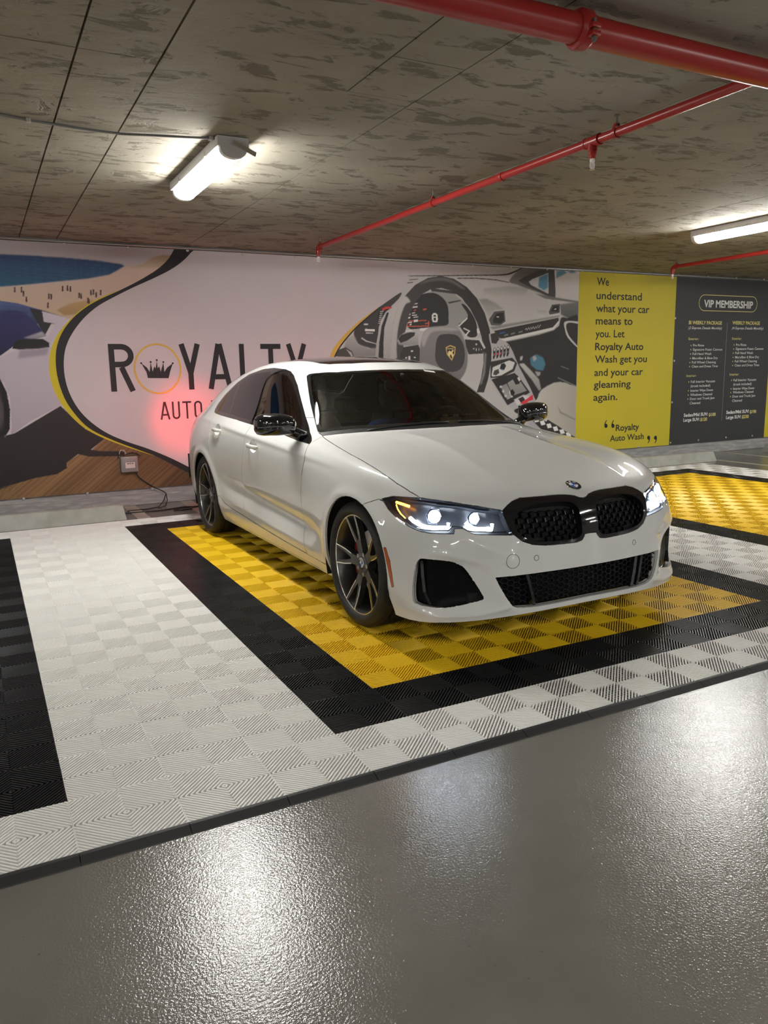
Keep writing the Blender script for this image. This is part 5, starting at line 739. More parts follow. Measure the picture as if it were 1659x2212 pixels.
# ---------------------------------------------------------------- cutting the surface into panels
class Sheet:
    def __init__(self, co, fs):
        self.bm = bm = bmesh.new()
        for c in co: bm.verts.new(c)
        bm.verts.ensure_lookup_table()
        for f in fs: bm.faces.new([bm.verts[i] for i in f])
        self.grp = bm.faces.layers.int.new('grp'); self.names = ['shell']
        bm.normal_update(); bm.verts.ensure_lookup_table()
        self.co0 = co; self.n0 = np.array([tuple(v.normal) for v in bm.verts])
        self.vi = {v: i for i, v in enumerate(bm.verts)}
        self.tris = [t for f in fs for t in ((f[0],f[1],f[2]),)+(((f[0],f[2],f[3]),) if len(f) > 3 else ())]
        self.bvh = BVHTree.FromPolygons([tuple(c) for c in co], self.tris)
        self.fc = {}
        for f in bm.faces: c = f.calc_center_median(); self.fc[f] = (c.x, c.y, c.z, f.normal.copy())
    def normal(self, p, v=None):
        if v is not None and v in self.vi: return self.n0[self.vi[v]]
        h, nn, i, d = self.bvh.find_nearest(p)
        t = self.tris[i]; a, b, c = (self.co0[k] for k in t); h = np.array(h)
        v0, v1, v2 = b-a, c-a, h-a
        d00, d01, d11, d20, d21 = v0@v0, v0@v1, v1@v1, v2@v0, v2@v1
        den = d00*d11-d01*d01 or 1e-12
        v = (d11*d20-d01*d21)/den; w = (d00*d21-d01*d20)/den
        n = self.n0[t[0]]*(1-v-w)+self.n0[t[1]]*v+self.n0[t[2]]*w
        return n/np.linalg.norm(n)
    def cut(self, name, poly, U, W, pred):
        """poly in the plane spanned by U, W; pred(centre, normal) limits the faces."""
        bm = self.bm; U, W = tuple(float(u) for u in U), tuple(float(w) for w in W); g = self.grp; fc = self.fc
        poly = [(float(a), float(b)) for a, b in poly]; P = np.array(poly); lo, hi = P.min(0)-.03, P.max(0)+.03
        l0, l1, h0, h1 = lo[0], lo[1], hi[0], hi[1]
        def dot2(x, y, z): return (x*U[0]+y*U[1]+z*U[2], x*W[0]+y*W[1]+z*W[2])
        uv = {}
        def reg(f):
            uv[f] = [dot2(*v.co) for v in f.verts]
        for f, (x, y, z, n) in fc.items():
            q = dot2(x, y, z)
            if l0 < q[0] < h0 and l1 < q[1] < h1 and not f[g] and pred((x,y,z), n): reg(f)
        n = len(poly)
        for i in range(n):
            (ax, ay), (bx, by) = poly[i], poly[(i+1) % n]; L = math.hypot(bx-ax, by-ay)
            if L < 1e-6: continue
            ex, ey = (bx-ax)/L, (by-ay)/L; sel = []
            for f, q in uv.items():
                t0 = 1e9; t1 = -1e9; s0 = 1e9; s1 = -1e9
                for (x, y) in q:
                    x -= ax; y -= ay; t = y*ex-x*ey; s = x*ex+y*ey
                    if t < t0: t0 = t
                    if t > t1: t1 = t
                    if s < s0: s0 = s
                    if s > s1: s1 = s
                if t0 < -1e-7 and t1 > 1e-7 and s1 > -1e-4 and s0 < L+1e-4: sel.append(f)
            if not sel: continue
            geom = set(sel); nv = set()
            for f in sel: geom.update(f.edges); geom.update(f.verts)
            p3 = [U[k]*ax+W[k]*ay for k in range(3)]; n3 = [U[k]*-ey+W[k]*ex for k in range(3)]
            r = bmesh.ops.bisect_plane(bm, geom=list(geom), dist=1e-6, plane_co=p3, plane_no=n3)
            touched = set()
            for x in r['geom_cut']:
                if isinstance(x, bmesh.types.BMVert): touched.update(x.link_faces)
            for f in sel:
                if f.is_valid: touched.add(f)
                else: uv.pop(f, None); fc.pop(f, None)
            for f in touched:
                c = f.calc_center_median(); f.normal_update(); fc[f] = (c.x, c.y, c.z, f.normal.copy())
                if not f[g] and (f in uv or pred((c.x,c.y,c.z), f.normal)): reg(f)
        live = [f for f in uv if f.is_valid]
        if not live: print('nothing under', name); return
        C = [fc[f] for f in live]; Q = np.array([dot2(c[0], c[1], c[2]) for c in C])
        ins = inpoly(Q, poly)
        if name not in self.names: self.names.append(name)
        k = self.names.index(name)
        for f, i, c in zip(live, ins, C):
            if i and not f[g] and pred(c[:3], c[3]): f[g] = k
    def piece(self, name, gap=.0024, rim=.014, pick=None, rimdir=None):
        """panel as (verts, faces, loop normals): outer skin plus a folded rim."""
        k = self.names.index(name); g = self.grp
        fs = [f for f in self.bm.faces if f[g] == k and (pick is None or pick(f.calc_center_median()))]
        idx = {}; V = []; N = []
        for f in fs:
            for v in f.verts:
                if v not in idx: idx[v] = len(V); V.append(np.array(v.co)); N.append(self.normal(v.co, v))
        F = [[idx[v] for v in f.verts] for f in fs]
        ec = {}
        for f in F:
            for a, b in zip(f, f[1:]+f[:1]): ec[(a,b)] = 1
        bd = [(a,b) for (a,b) in ec if (b,a) not in ec]
        V = np.array(V); N = np.array(N)
        if gap:
            off = np.zeros_like(V); cnt = np.zeros(len(V))
            for a, b in bd:
                t = V[b]-V[a]; L = np.linalg.norm(t)
                if L < 1e-9: continue
                inn = np.cross(N[a]+N[b], t/L); inn /= np.linalg.norm(inn)+1e-9
                for i in (a, b): off[i] += inn*L; cnt[i] += L
            m = cnt > 0; off[m] /= cnt[m][:,None]
            ln = np.linalg.norm(off, axis=1); off[m] /= np.maximum(ln[m], .5)[:,None]
            V = V+off*gap
        LN = [[N[i] for i in f] for f in F]
        if rim:
            V2 = list(V); mp = {}
            for a, b in bd:
                for i in (a, b):
                    if i not in mp:
                        mp[i] = len(V2)
                        V2.append(V[i]+(np.array(rimdir)*rim if rimdir is not None else -N[i]*rim))
                q = [b, a, mp[a], mp[b]]
                nn = np.cross(V2[q[1]]-V2[q[0]], V2[q[3]]-V2[q[0]]); nn = nn/(np.linalg.norm(nn)+1e-12)
                F.append(q); LN.append([nn]*4)
            V = np.array(V2)
        return V, F, LN
def mesh_from(name, V, F, LN=None, mat=None, parent=None, smooth=True):
    me = bpy.data.meshes.new(name); me.from_pydata([tuple(v) for v in V], [], F)
    me.polygons.foreach_set('use_smooth', [smooth]*len(F))
    if LN is not None:
        me.normals_split_custom_set([tuple(n) for l in LN for n in l])
    if mat: me.materials.append(mat)
    o = bpy.data.objects.new(name, me); COL.objects.link(o)
    if parent: o.parent = parent
    return o
# ---------------------------------------------------------------- panel outlines (car frame)
X, Y, Z = (1,0,0), (0,1,0), (0,0,1)
HL3 = [(.856,-.254,.716),(.830,-.315,.734),(.751,-.461,.738),(.656,-.561,.724),(.555,-.629,.704),(.455,-.679,.682),(.440,-.70,.66),(.428,-.732,.571),(.594,-.674,.582),(.612,-.664,.589),(.641,-.641,.610),(.677,-.621,.610),(.683,-.628,.587),(.760,-.568,.588),(.798,-.520,.593),(.826,-.460,.611),(.843,-.398,.633),(.855,-.315,.673)]
IN3 = [(.806,-.556,.470),(.711,-.622,.460),(.668,-.641,.443),(.641,-.650,.422),(.604,-.671,.361),(.570,-.699,.288),(.573,-.699,.277),(.589,-.690,.270),(.682,-.649,.250),(.734,-.622,.243),(.802,-.570,.247),(.828,-.530,.254),(.838,-.515,.268),(.838,-.513,.330),(.832,-.522,.404),(.825,-.533,.450),(.817,-.544,.465)]
KID = [(0,.706),(.022,.709),(.045,.719),(.09,.7265),(.15,.729),(.26,.729),(.34,.728),(.385,.717),(.42,.699),(.448,.680),(.4505,.65),(.442,.61),(.425,.575),(.385,.540),(.335,.520),(.26,.510),(.15,.507),(.085,.507),(.056,.513),(.043,.527),(.036,.541),(0,.5425)]
KIN = [(.052,.565),(.054,.645),(.066,.678),(.095,.694),(.16,.700),(.27,.697),(.345,.682),(.392,.655),(.408,.622),(.398,.582),(.362,.550),(.30,.532),(.22,.526),(.12,.523),(.075,.529),(.056,.543)]
LOWG = [(0,.384),(.30,.383),(.521,.379),(.516,.366),(.494,.315),(.462,.262),(.445,.242),(.42,.230),(.34,.225),(0,.233)]
WSC = [(0,.49),(.25,.512),(.45,.572),(.60,.655),(.70,.722),(.737,.758),(.738,.782),(.700,.92),(.660,1.071),(.605,1.235),(.573,1.325),(.562,1.352),(.545,1.350),(.500,1.285),(.404,1.206),(.27,1.158),(.144,1.130),(0,1.120)]
WSI = [(0,.53),(.25,.552),(.45,.612),(.60,.697),(.685,.76),(.712,.79),(.680,.92),(.640,1.071),(.583,1.235),(.548,1.315),(.53,1.31),(.485,1.255),(.394,1.178),(.27,1.130),(.144,1.100),(0,1.088)]
MARK = [(-.341,.495),(-.356,.495),(-.370,.466),(-.385,.436),(-.398,.37),(-.405,.313),(-.395,.308),(-.388,.345),(-.373,.406),(-.357,.455)]
HOOD = [(0,.435),(.25,.458),(.45,.512),(.60,.590),(.70,.660),(.735,.700),(.744,.700),(.750,.672),(.771,.471),(.793,.22),(.806,-.02),(.805,-.18),(.795,-.300),(.777,-.39),(.757,-.455),(.70,-.62),(.50,-.80),(0,-.95)]
COWL = [(0,.435),(.25,.458),(.45,.512),(.60,.590),(.70,.660),(.742,.70),(.742,.765),(.70,.73),(.60,.668),(.45,.590),(.25,.53),(0,.505)]
DLO = [(.689,.913),(.705,.925),(.831,.968),(1.023,1.062),(1.174,1.145),(1.363,1.247),(1.513,1.309),(1.622,1.338),(1.75,1.354),(2.033,1.368),(2.248,1.361),(2.505,1.322),(2.66,1.262),(2.79,1.160),(2.835,1.085),(2.82,1.045),(2.775,1.023),(2.697,1.016),(2.609,1.011),(2.2,.998),(1.699,.976),(1.099,.943),(.85,.922)]
GL_F = [(.92,.958),(.98,1.012),(1.10,1.085),(1.30,1.190),(1.46,1.264),(1.62,1.309),(1.75,1.327),(1.895,1.336),(1.60,.993),(1.30,.975)]
GL_R = [(1.715,1.000),(2.00,1.339),(2.13,1.337),(2.30,1.329),(2.48,1.304),(2.575,1.275),(2.335,1.027),(2.0,1.012)]
GL_Q = [(2.365,1.028),(2.60,1.264),(2.68,1.206),(2.765,1.128),(2.795,1.083),(2.775,1.052),(2.70,1.037),(2.55,1.033)]
FDOOR = [(.640,.842),(.648,.842),(.683,.733),(.715,.62),(.728,.496),(.733,.382),(.712,.285),(.700,.253),(1.10,.262),(1.55,.280),(1.855,.298),(1.868,.336),(1.878,.45),(1.862,.60),(1.800,.75),(1.722,.932),(1.700,1.05),(.689,1.05),(.689,.913)]
RDOOR = [(1.700,1.05),(1.722,.932),(1.800,.75),(1.862,.60),(1.878,.45),(1.868,.336),(1.855,.298),(2.20,.314),(2.36,.334),(2.455,.385),(2.435,.47),(2.455,.56),(2.52,.66),(2.60,.735),(2.632,.80),(2.628,.86),(2.625,.905),(2.70,1.00),(2.70,1.06)]
SKIRT = [(.30,.0),(.30,.243),(.44,.243),(.70,.248),(1.10,.257),(1.55,.274),(1.86,.292),(2.20,.308),(2.36,.328),(2.455,.372),(2.52,.372),(2.52,.0)]
FEND = [(-.233,.712),(-.30,.700),(-.52,.690),(-.52,.80),(-.30,.87),(.10,.93),(.65,.972),(.72,.972),(.70,.93),(.689,.913),(.640,.842),(.683,.733),(.715,.62),(.728,.496),(.733,.382),(.712,.285),(.69,.246),(.30,.242),(.0,.30),(-.1,.4),(-.11,.64),(-.15,.681)]
FBUMP = [(-.233,.712),(-.15,.681),(-.11,.64),(-.1,.4),(-.1,.0),(-1.2,.0),(-1.2,.705),(-.30,.705)]
TL3 = [(.835,3.46,.905),(.80,3.56,.915),(.72,3.70,.905),(.60,3.79,.895),(.42,3.86,.88),(.42,3.86,.80),(.60,3.81,.78),(.74,3.72,.765),(.80,3.64,.785),(.845,3.52,.84)]
def half(poly): return poly+[(-x, z) for x, z in poly[::-1] if abs(x) > 1e-6]
def side(poly, s): return poly
ARCH = lambda yc, a0, a1, R=.352: [(yc+a0,-.1),(yc+a0,.17)]+[(yc-R*math.cos(t), .338+R*math.sin(t)) for t in np.linspace(-.18, math.pi+.18, 33)]+[(yc+a1,.17),(yc+a1,-.1)]
def build_sheet(level=4):
    co, fs = body_surface(level)
    S = Sheet(co, fs)
    for s in (-1, 1):
        ps = lambda c, n, s=s: c[0]*s > .55
        S.cut('arch', ARCH(-.008,-.374,.328,.359), Y, Z, ps); S.cut('arch', ARCH(2.851,-.345,.36), Y, Z, ps)
    front = lambda c, n: c[1] < -.3
    for s in (-1, 1):
        S.cut('kidney_hole', [(s*x, z) for x, z in smoothpoly(KIN,2)], X, Z, front)
    S.cut('grille_surround', half(KID), X, Z, front)
    S.cut('lower_hole', half(LOWG), X, Z, front)
    for s in (-1, 1):
        U = np.array((.866*s, .5, 0)); pr = lambda c, n, s=s: c[0]*s > .3 and c[1] < -.15 and c[1] < -.1
        S.cut('headlamp', [(s*x*U[0]+y*U[1], z) for x, y, z in HL3], U, Z, pr)
        S.cut('intake_hole', [(s*x*U[0]+y*U[1], z) for x, y, z in smoothpoly(IN3,2)], U, Z, pr)
        U = np.array((.7*s, -.714, 0)); pr = lambda c, n, s=s: c[0]*s > .3 and c[1] > 3.3
        S.cut('taillamp', [(s*x*U[0]+y*U[1], z) for x, y, z in TL3], U, Z, pr)
    up = lambda c, n: n[2] > .2 and c[2] > .66
    S.cut('windscreen', half(WSI), X, Y, lambda c, n: n[2] > .2 and c[2] > .9)
    S.cut('windscreen_band', half(WSC), X, Y, lambda c, n: n[2] > .2 and c[2] > .9)
    S.cut('cowl', half(COWL), X, Y, lambda c, n: n[2] > .2 and c[2] > .9)
    S.cut('rear_window', half([(0,2.62),(.42,2.67),(.49,2.74),(.545,2.95),(.60,3.24),(.58,3.30),(0,3.34)]), X, Y, up)
    S.cut('sunroof', half([(0,1.275),(.25,1.31),(.38,1.385),(.415,1.46),(.425,2.12),(.40,2.17),(0,2.20)]), X, Y, up)
    S.cut('bonnet', half(HOOD), X, Y, lambda c, n: c[2] > .665 and c[1] < .8)
    for s in (-1, 1):
        ps = lambda c, n, s=s: c[0]*s > .45
        S.cut('front_glass', GL_F, Y, Z, ps); S.cut('rear_glass', GL_R, Y, Z, ps); S.cut('quarter_glass', GL_Q, Y, Z, ps)
        S.cut('window_frame', DLO, Y, Z, ps)
        S.cut('side_marker', MARK, Y, Z, ps)
        for yc, zc in ((1.565,.838),(2.432,.902)): S.cut('handle_hole', [(yc+.075*math.cos(t), zc+.043*math.sin(t)) for t in np.linspace(0,2*math.pi,25)[:-1]], Y, Z, ps)
        S.cut('skirt', SKIRT, Y, Z, ps)
        S.cut('front_door', FDOOR, Y, Z, ps); S.cut('rear_door', RDOOR, Y, Z, ps)
        S.cut('front_fender', FEND, Y, Z, ps)
    S.cut('front_bumper', FBUMP, Y, Z, lambda c, n: True)
    S.cut('rear_bumper', [(3.22,.0),(3.22,.60),(3.4,.70),(3.45,.77),(4.2,.77),(4.2,0)], Y, Z, lambda c, n: True)
    return S
# ---------------------------------------------------------------- the parked sedan
CAR = empty('sedan_car', (2.424,1.403,.0165), math.radians(.6))
tag(CAR, 'white four-door sedan with black grille and lit headlamps parked on the yellow tile bay', 'car')
S = build_sheet(4)
M_paint = mat('white_car_paint', (.63,.63,.61), .45, spec=.12, coat=1.0, coatr=.02)
M_gloss = mat('gloss_black_plastic', (.008,.008,.009), .06, spec=.6, coat=.6)
M_satin = mat('satin_black_plastic', (.014,.014,.015), .45)
M_void = mat('dark_underside', (.006,.006,.006), .8)
M_chrome = mat('chrome', (.75,.75,.76), .08, metal=1)
M_amberr = mat('amber_marker_plastic', (.42,.085,.02), .25, coat=.5)
def glass(name, tint, fac=1.45, rough=0.):
    m = bpy.data.materials.new(name); m.use_nodes = True; nt = m.node_tree; nt.nodes.clear(); N, L = nt.nodes.new, nt.links.new
    out = N('ShaderNodeOutputMaterial'); mx = N('ShaderNodeMixShader'); tr = N('ShaderNodeBsdfTransparent'); gl = N('ShaderNodeBsdfGlossy'); fr = N('ShaderNodeFresnel')
    tr.inputs[0].default_value = (*tint,1); gl.inputs['Roughness'].default_value = rough; gl.inputs['Color'].default_value = (.95,.97,1,1); fr.inputs['IOR'].default_value = fac
    L(fr.outputs[0], mx.inputs[0]); L(tr.outputs[0], mx.inputs[1]); L(gl.outputs[0], mx.inputs[2]); L(mx.outputs[0], out.inputs[0]); return m
M_ws = glass('windscreen_glass', (.60,.62,.61), 1.5); M_side = glass('tinted_side_glass', (.004,.004,.004), 2.2); M_lens = glass('clear_lamp_lens', (.86,.89,.92), 1.4)
M_redlens = mat('red_lamp_lens', (.45,.01,.01), .1, coat=1, emit=(1,.03,.03), estr=7.0)
def piece(group, name, m, side=None, **k):
    V, F, LN = S.piece(group, pick=None if side is None else (lambda c: c[0]*side > 0), **k)
    return mesh_from(name, V, F, LN, m, CAR)
def backing(group, name, m, depth, side=None, parent=None):
    V, F, LN = S.piece(group, gap=0, rim=None, pick=None if side is None else (lambda c: c[0]*side > 0))
    V2 = np.array([np.array(v)-np.array(S.normal(Vector(v)))*depth for v in V]); return mesh_from(name, V2, F, None, m, parent or CAR)
piece('shell', 'body_shell', M_paint); piece('bonnet', 'bonnet', M_paint); piece('cowl', 'cowl_panel', M_satin)
front_b = piece('front_bumper', 'front_bumper', M_paint, rim=.034); piece('rear_bumper', 'rear_bumper', M_paint)
piece('windscreen', 'windscreen', M_ws, gap=0, rim=None); piece('windscreen_band', 'windscreen_band', M_gloss, gap=.0005); piece('rear_window', 'rear_window', M_side, gap=.001, rim=.004); piece('sunroof', 'sunroof', M_gloss)
grille = piece('grille_surround', 'grille', M_gloss, gap=.0008, rim=.045)
for s in (-1, 1):
    fd = piece('front_door', 'front_door', M_paint, s); rd = piece('rear_door', 'rear_door', M_paint, s); piece('front_fender', 'front_fender', M_paint, s)
    piece('skirt', 'side_skirt', M_paint, s, gap=.001); piece('window_frame', 'window_frame', M_gloss, s, gap=.0005)
    for g in ('front_glass', 'rear_glass', 'quarter_glass'): piece(g, 'side_window', M_side, s, gap=0, rim=.004)
    mk = piece('side_marker', 'side_marker', M_amberr, s, gap=.0008); mk.parent = front_b
    tl = piece('taillamp', 'taillamp', M_redlens, s)
    ld = bpy.data.lights.new('tail_beam', 'SPOT'); ld.energy = 20; ld.color = (1,.035,.045); ld.spot_size = math.radians(56); ld.spot_blend = .85; ld.shadow_soft_size = .04
    lo = bpy.data.objects.new('tail_beam', ld); COL.objects.link(lo); lo.parent = tl; lo.location = (s*.76, 3.80, .86); lo.rotation_euler = (math.radians(90), 0, math.radians(s*13))
# black inner skin that shows through the shut lines
VV, FF = [], []; n0 = 0
for g in ('shell','bonnet','front_bumper','rear_bumper','front_door','rear_door','front_fender','skirt','window_frame','taillamp','handle_hole','side_marker'):
    V, F, LN = S.piece(g, gap=0, rim=None); N_ = [S.normal(Vector(v)) for v in V]
    dd = .035 if g == 'handle_hole' else .0165
    VV += [np.array(v)-np.array(n)*dd for v, n in zip(V, N_)]; FF += [[i+n0 for i in f] for f in F]; n0 += len(V)
mesh_from('inner_body', VV, FF, None, M_void, CAR)
# wheel wells, floor pan
for yc in (0, 2.851):
    for s in (-1, 1):
        bm = bmesh.new(); n = 26; R = .375; rows = []
        for k in range(n+1):
            a = -.35+(math.pi+.7)*k/n; y, z = yc-R*math.cos(a), .335+R*math.sin(a)
            rows.append([bm.verts.new((s*x, y, z)) for x in (.893,.80,.60,.50)])
        for a, b in zip(rows, rows[1:]):
            for k in range(3): bm.faces.new((a[k],a[k+1],b[k+1],b[k]))
        bm.faces.new([r[3] for r in rows]); bmo('wheel_well', bm, M_void, CAR, auto=40)
bm = bmesh.new(); box(bm, -.62, .62, -.66, 3.72, .19, .30); box(bm, -.845, .845, .36, 2.48, .185, .30); box(bm, -.55,.55,-.5,.4,.3,.72); box(bm, -.55,.55,2.5,3.6,.3,.9); bmo('floor_pan', bm, M_void, CAR)
# ---- front openings
M_gmesh2 = mat('honeycomb_plastic', (.009,.009,.010), .45, spec=.25)
M_gmesh = mat('grille_mesh_plastic', (.003,.003,.0035), .22, spec=.10)
for s in (-1, 1): backing('kidney_hole', 'grille_back', M_void, .040, s, grille)
def surf(x, z, y0=-2., d=(0,1,0)):
    h = S.bvh.ray_cast(Vector((x,y0,z)), Vector(d)); return (np.array(h[0]), S.normal(h[0])) if h[0] is not None else (None, None)
kin = smoothpoly(KIN, 3)
def fin_set(name, cells, m, parent, depth, bar=.0035, dy=.014):
    bm = bmesh.new()
    for (x0,z0),(x1,z1) in cells:
        a, na = surf(x0,z0); b, nb = surf(x1,z1)
        if a is None or b is None: continue
        pa, pb = a+np.array((0,depth,0)), b+np.array((0,depth,0)); t = pb-pa; t /= np.linalg.norm(t); u = np.cross(t,(0,1,0)); u /= np.linalg.norm(u)
        vs = [bm.verts.new(p+u*i*bar/2+np.array((0,1,0))*j*dy) for p in (pa,pb) for i, j in ((-1,0),(1,0),(1,1),(-1,1))]
        for k in range(4): bm.faces.new((vs[k],vs[(k+1)%4],vs[4+(k+1)%4],vs[4+k]))
        bm.faces.new(vs[:4][::-1]); bm.faces.new(vs[4:])
    return bmo(name, bm, m, parent)
for s in (-1, 1):
    # three-dimensional mesh: staggered upright studs joined by shallow zig-zag bars
    cells = []; pins = []
    pz = .0235; px_ = .046
    rows_ = [z for z in np.arange(.530, .664, pz)]
    for r, z in enumerate(rows_):
        off = (r % 2)*px_/2
        for x in np.arange(.06+off, .41, px_):
            if inpoly(np.array([[x,z]]), kin)[0]:
                pins.append(((s*x,z-.0085),(s*x,z+.0085)))
                for dx in (-px_/2, px_/2):
                    if inpoly(np.array([[x+dx,z+.006]]), kin)[0]: cells.append(((s*x,z+.0085),(s*(x+dx),z+pz-.0085)))
    o = fin_set('grille_mesh', cells, M_gmesh, grille, .028, .0022, .010); fin_set('grille_stud', pins, M_gmesh, o, .012, .0065, .02)
backing('lower_hole', 'lower_grille', M_gmesh, .045)
lowg = half(LOWG)
def hexcells(poly, x0, x1, z0, z1, w, h):
    out = []; r = 0; z = z0
    while z < z1:
        x = x0+(r % 2)*w*.75
        while x < x1:
            P = [(x-w/2,z),(x-w/4,z+h/2),(x+w/4,z+h/2),(x+w/2,z),(x+w/4,z-h/2),(x-w/4,z-h/2)]
            for a, b in zip(P[:4], P[1:4]):
                if inpoly(np.array([a,b]), poly).all(): out.append((a,b))
            x += w*1.5
        z += h/2; r += 1
    return out
lg = fin_set('lower_grille_mesh', hexcells(lowg, -.5, .5, .24, .38, .040, .026), M_gmesh2, front_b, .022, .003, .01)
for s in (-1, 1):
    for xa, xb, w in ((.367,.330,.008),(.322,.285,.010)):
        if s < 0 and xa < .33: continue
        bm = bmesh.new(); P = []
        for t in np.linspace(0,1,8):
            x = s*(xa*(1-t)+xb*t); z = .384*(1-t)+.232*t; p, n = surf(x, z); P.append(p+np.array((0,.004,0)))
        for a, b in zip(P, P[1:]):
            vs = [bm.verts.new(q+np.array((i*w,j*.03,0))) for q in (a,b) for i, j in ((-1,0),(1,0),(1,1),(-1,1))]
            for k in range(4): bm.faces.new((vs[k],vs[(k+1)%4],vs[4+(k+1)%4],vs[4+k]))
        bmo('lower_grille_blade', bm, M_gloss, front_b)
    ib = backing('intake_hole', 'side_intake', M_gmesh, .030, s, front_b)
    # upright blade and the small lamp blank in the intake
    bm = bmesh.new(); P = []
    for (x, y, z) in ((.806,-.546,.460),(.803,-.548,.39),(.796,-.552,.31),(.780,-.575,.252)): P.append(np.array((s*x, y, z)))
    for a, b in zip(P, P[1:]):
        vs = [bm.verts.new(q+np.array(v)) for q in (a,b) for v in ((-.004*s,-.004,0),(.006*s,.006,0),(-.010*s,.024,0),(-.02*s,.014,0))]
        for k in range(4): bm.faces.new((vs[k],vs[(k+1)%4],vs[4+(k+1)%4],vs[4+k]))
    bmo('intake_blade', bm, M_gloss, front_b, auto=40)
# parking sensors and tow cover: thin dark rings let into the bumper
def ringmark(x, z, r, name='sensor', w=.0012):
    p, n = surf(x, z); bm = bmesh.new(); A = Vector(n); U = A.orthogonal().normalized(); W_ = A.cross(U); k = 28
    pts = []
    for i in range(k+1):
        d = (U*math.cos(2*math.pi*i/k)+W_*math.sin(2*math.pi*i/k))*r; q = Vector(p)+d; h, nn, _, _ = S.bvh.find_nearest(q); pts.append(h+nn*.0002)
    sweep(bm, pts, w, 5, cap=False); return bmo(name, bm, M_satin, front_b, smooth=True)
for x, z, r in ((-.318,.456,.0125),(.301,.456,.0125)): ringmark(x, z, r)
ringmark(-.440, .452, .034, 'tow_cover', .0011)
for s in (-1, 1):
    bm = bmesh.new(); prism(bm, [(3.545,.40),(3.60,.40),(3.575,.50),(3.535,.615),(3.50,.625),(3.52,.50)], lambda u, v, d: (s*(.845+d-(u-3.5)*.25), u, v), 0, .022); bmo('rear_corner_vent', bm, M_gloss, CAR, auto=40)
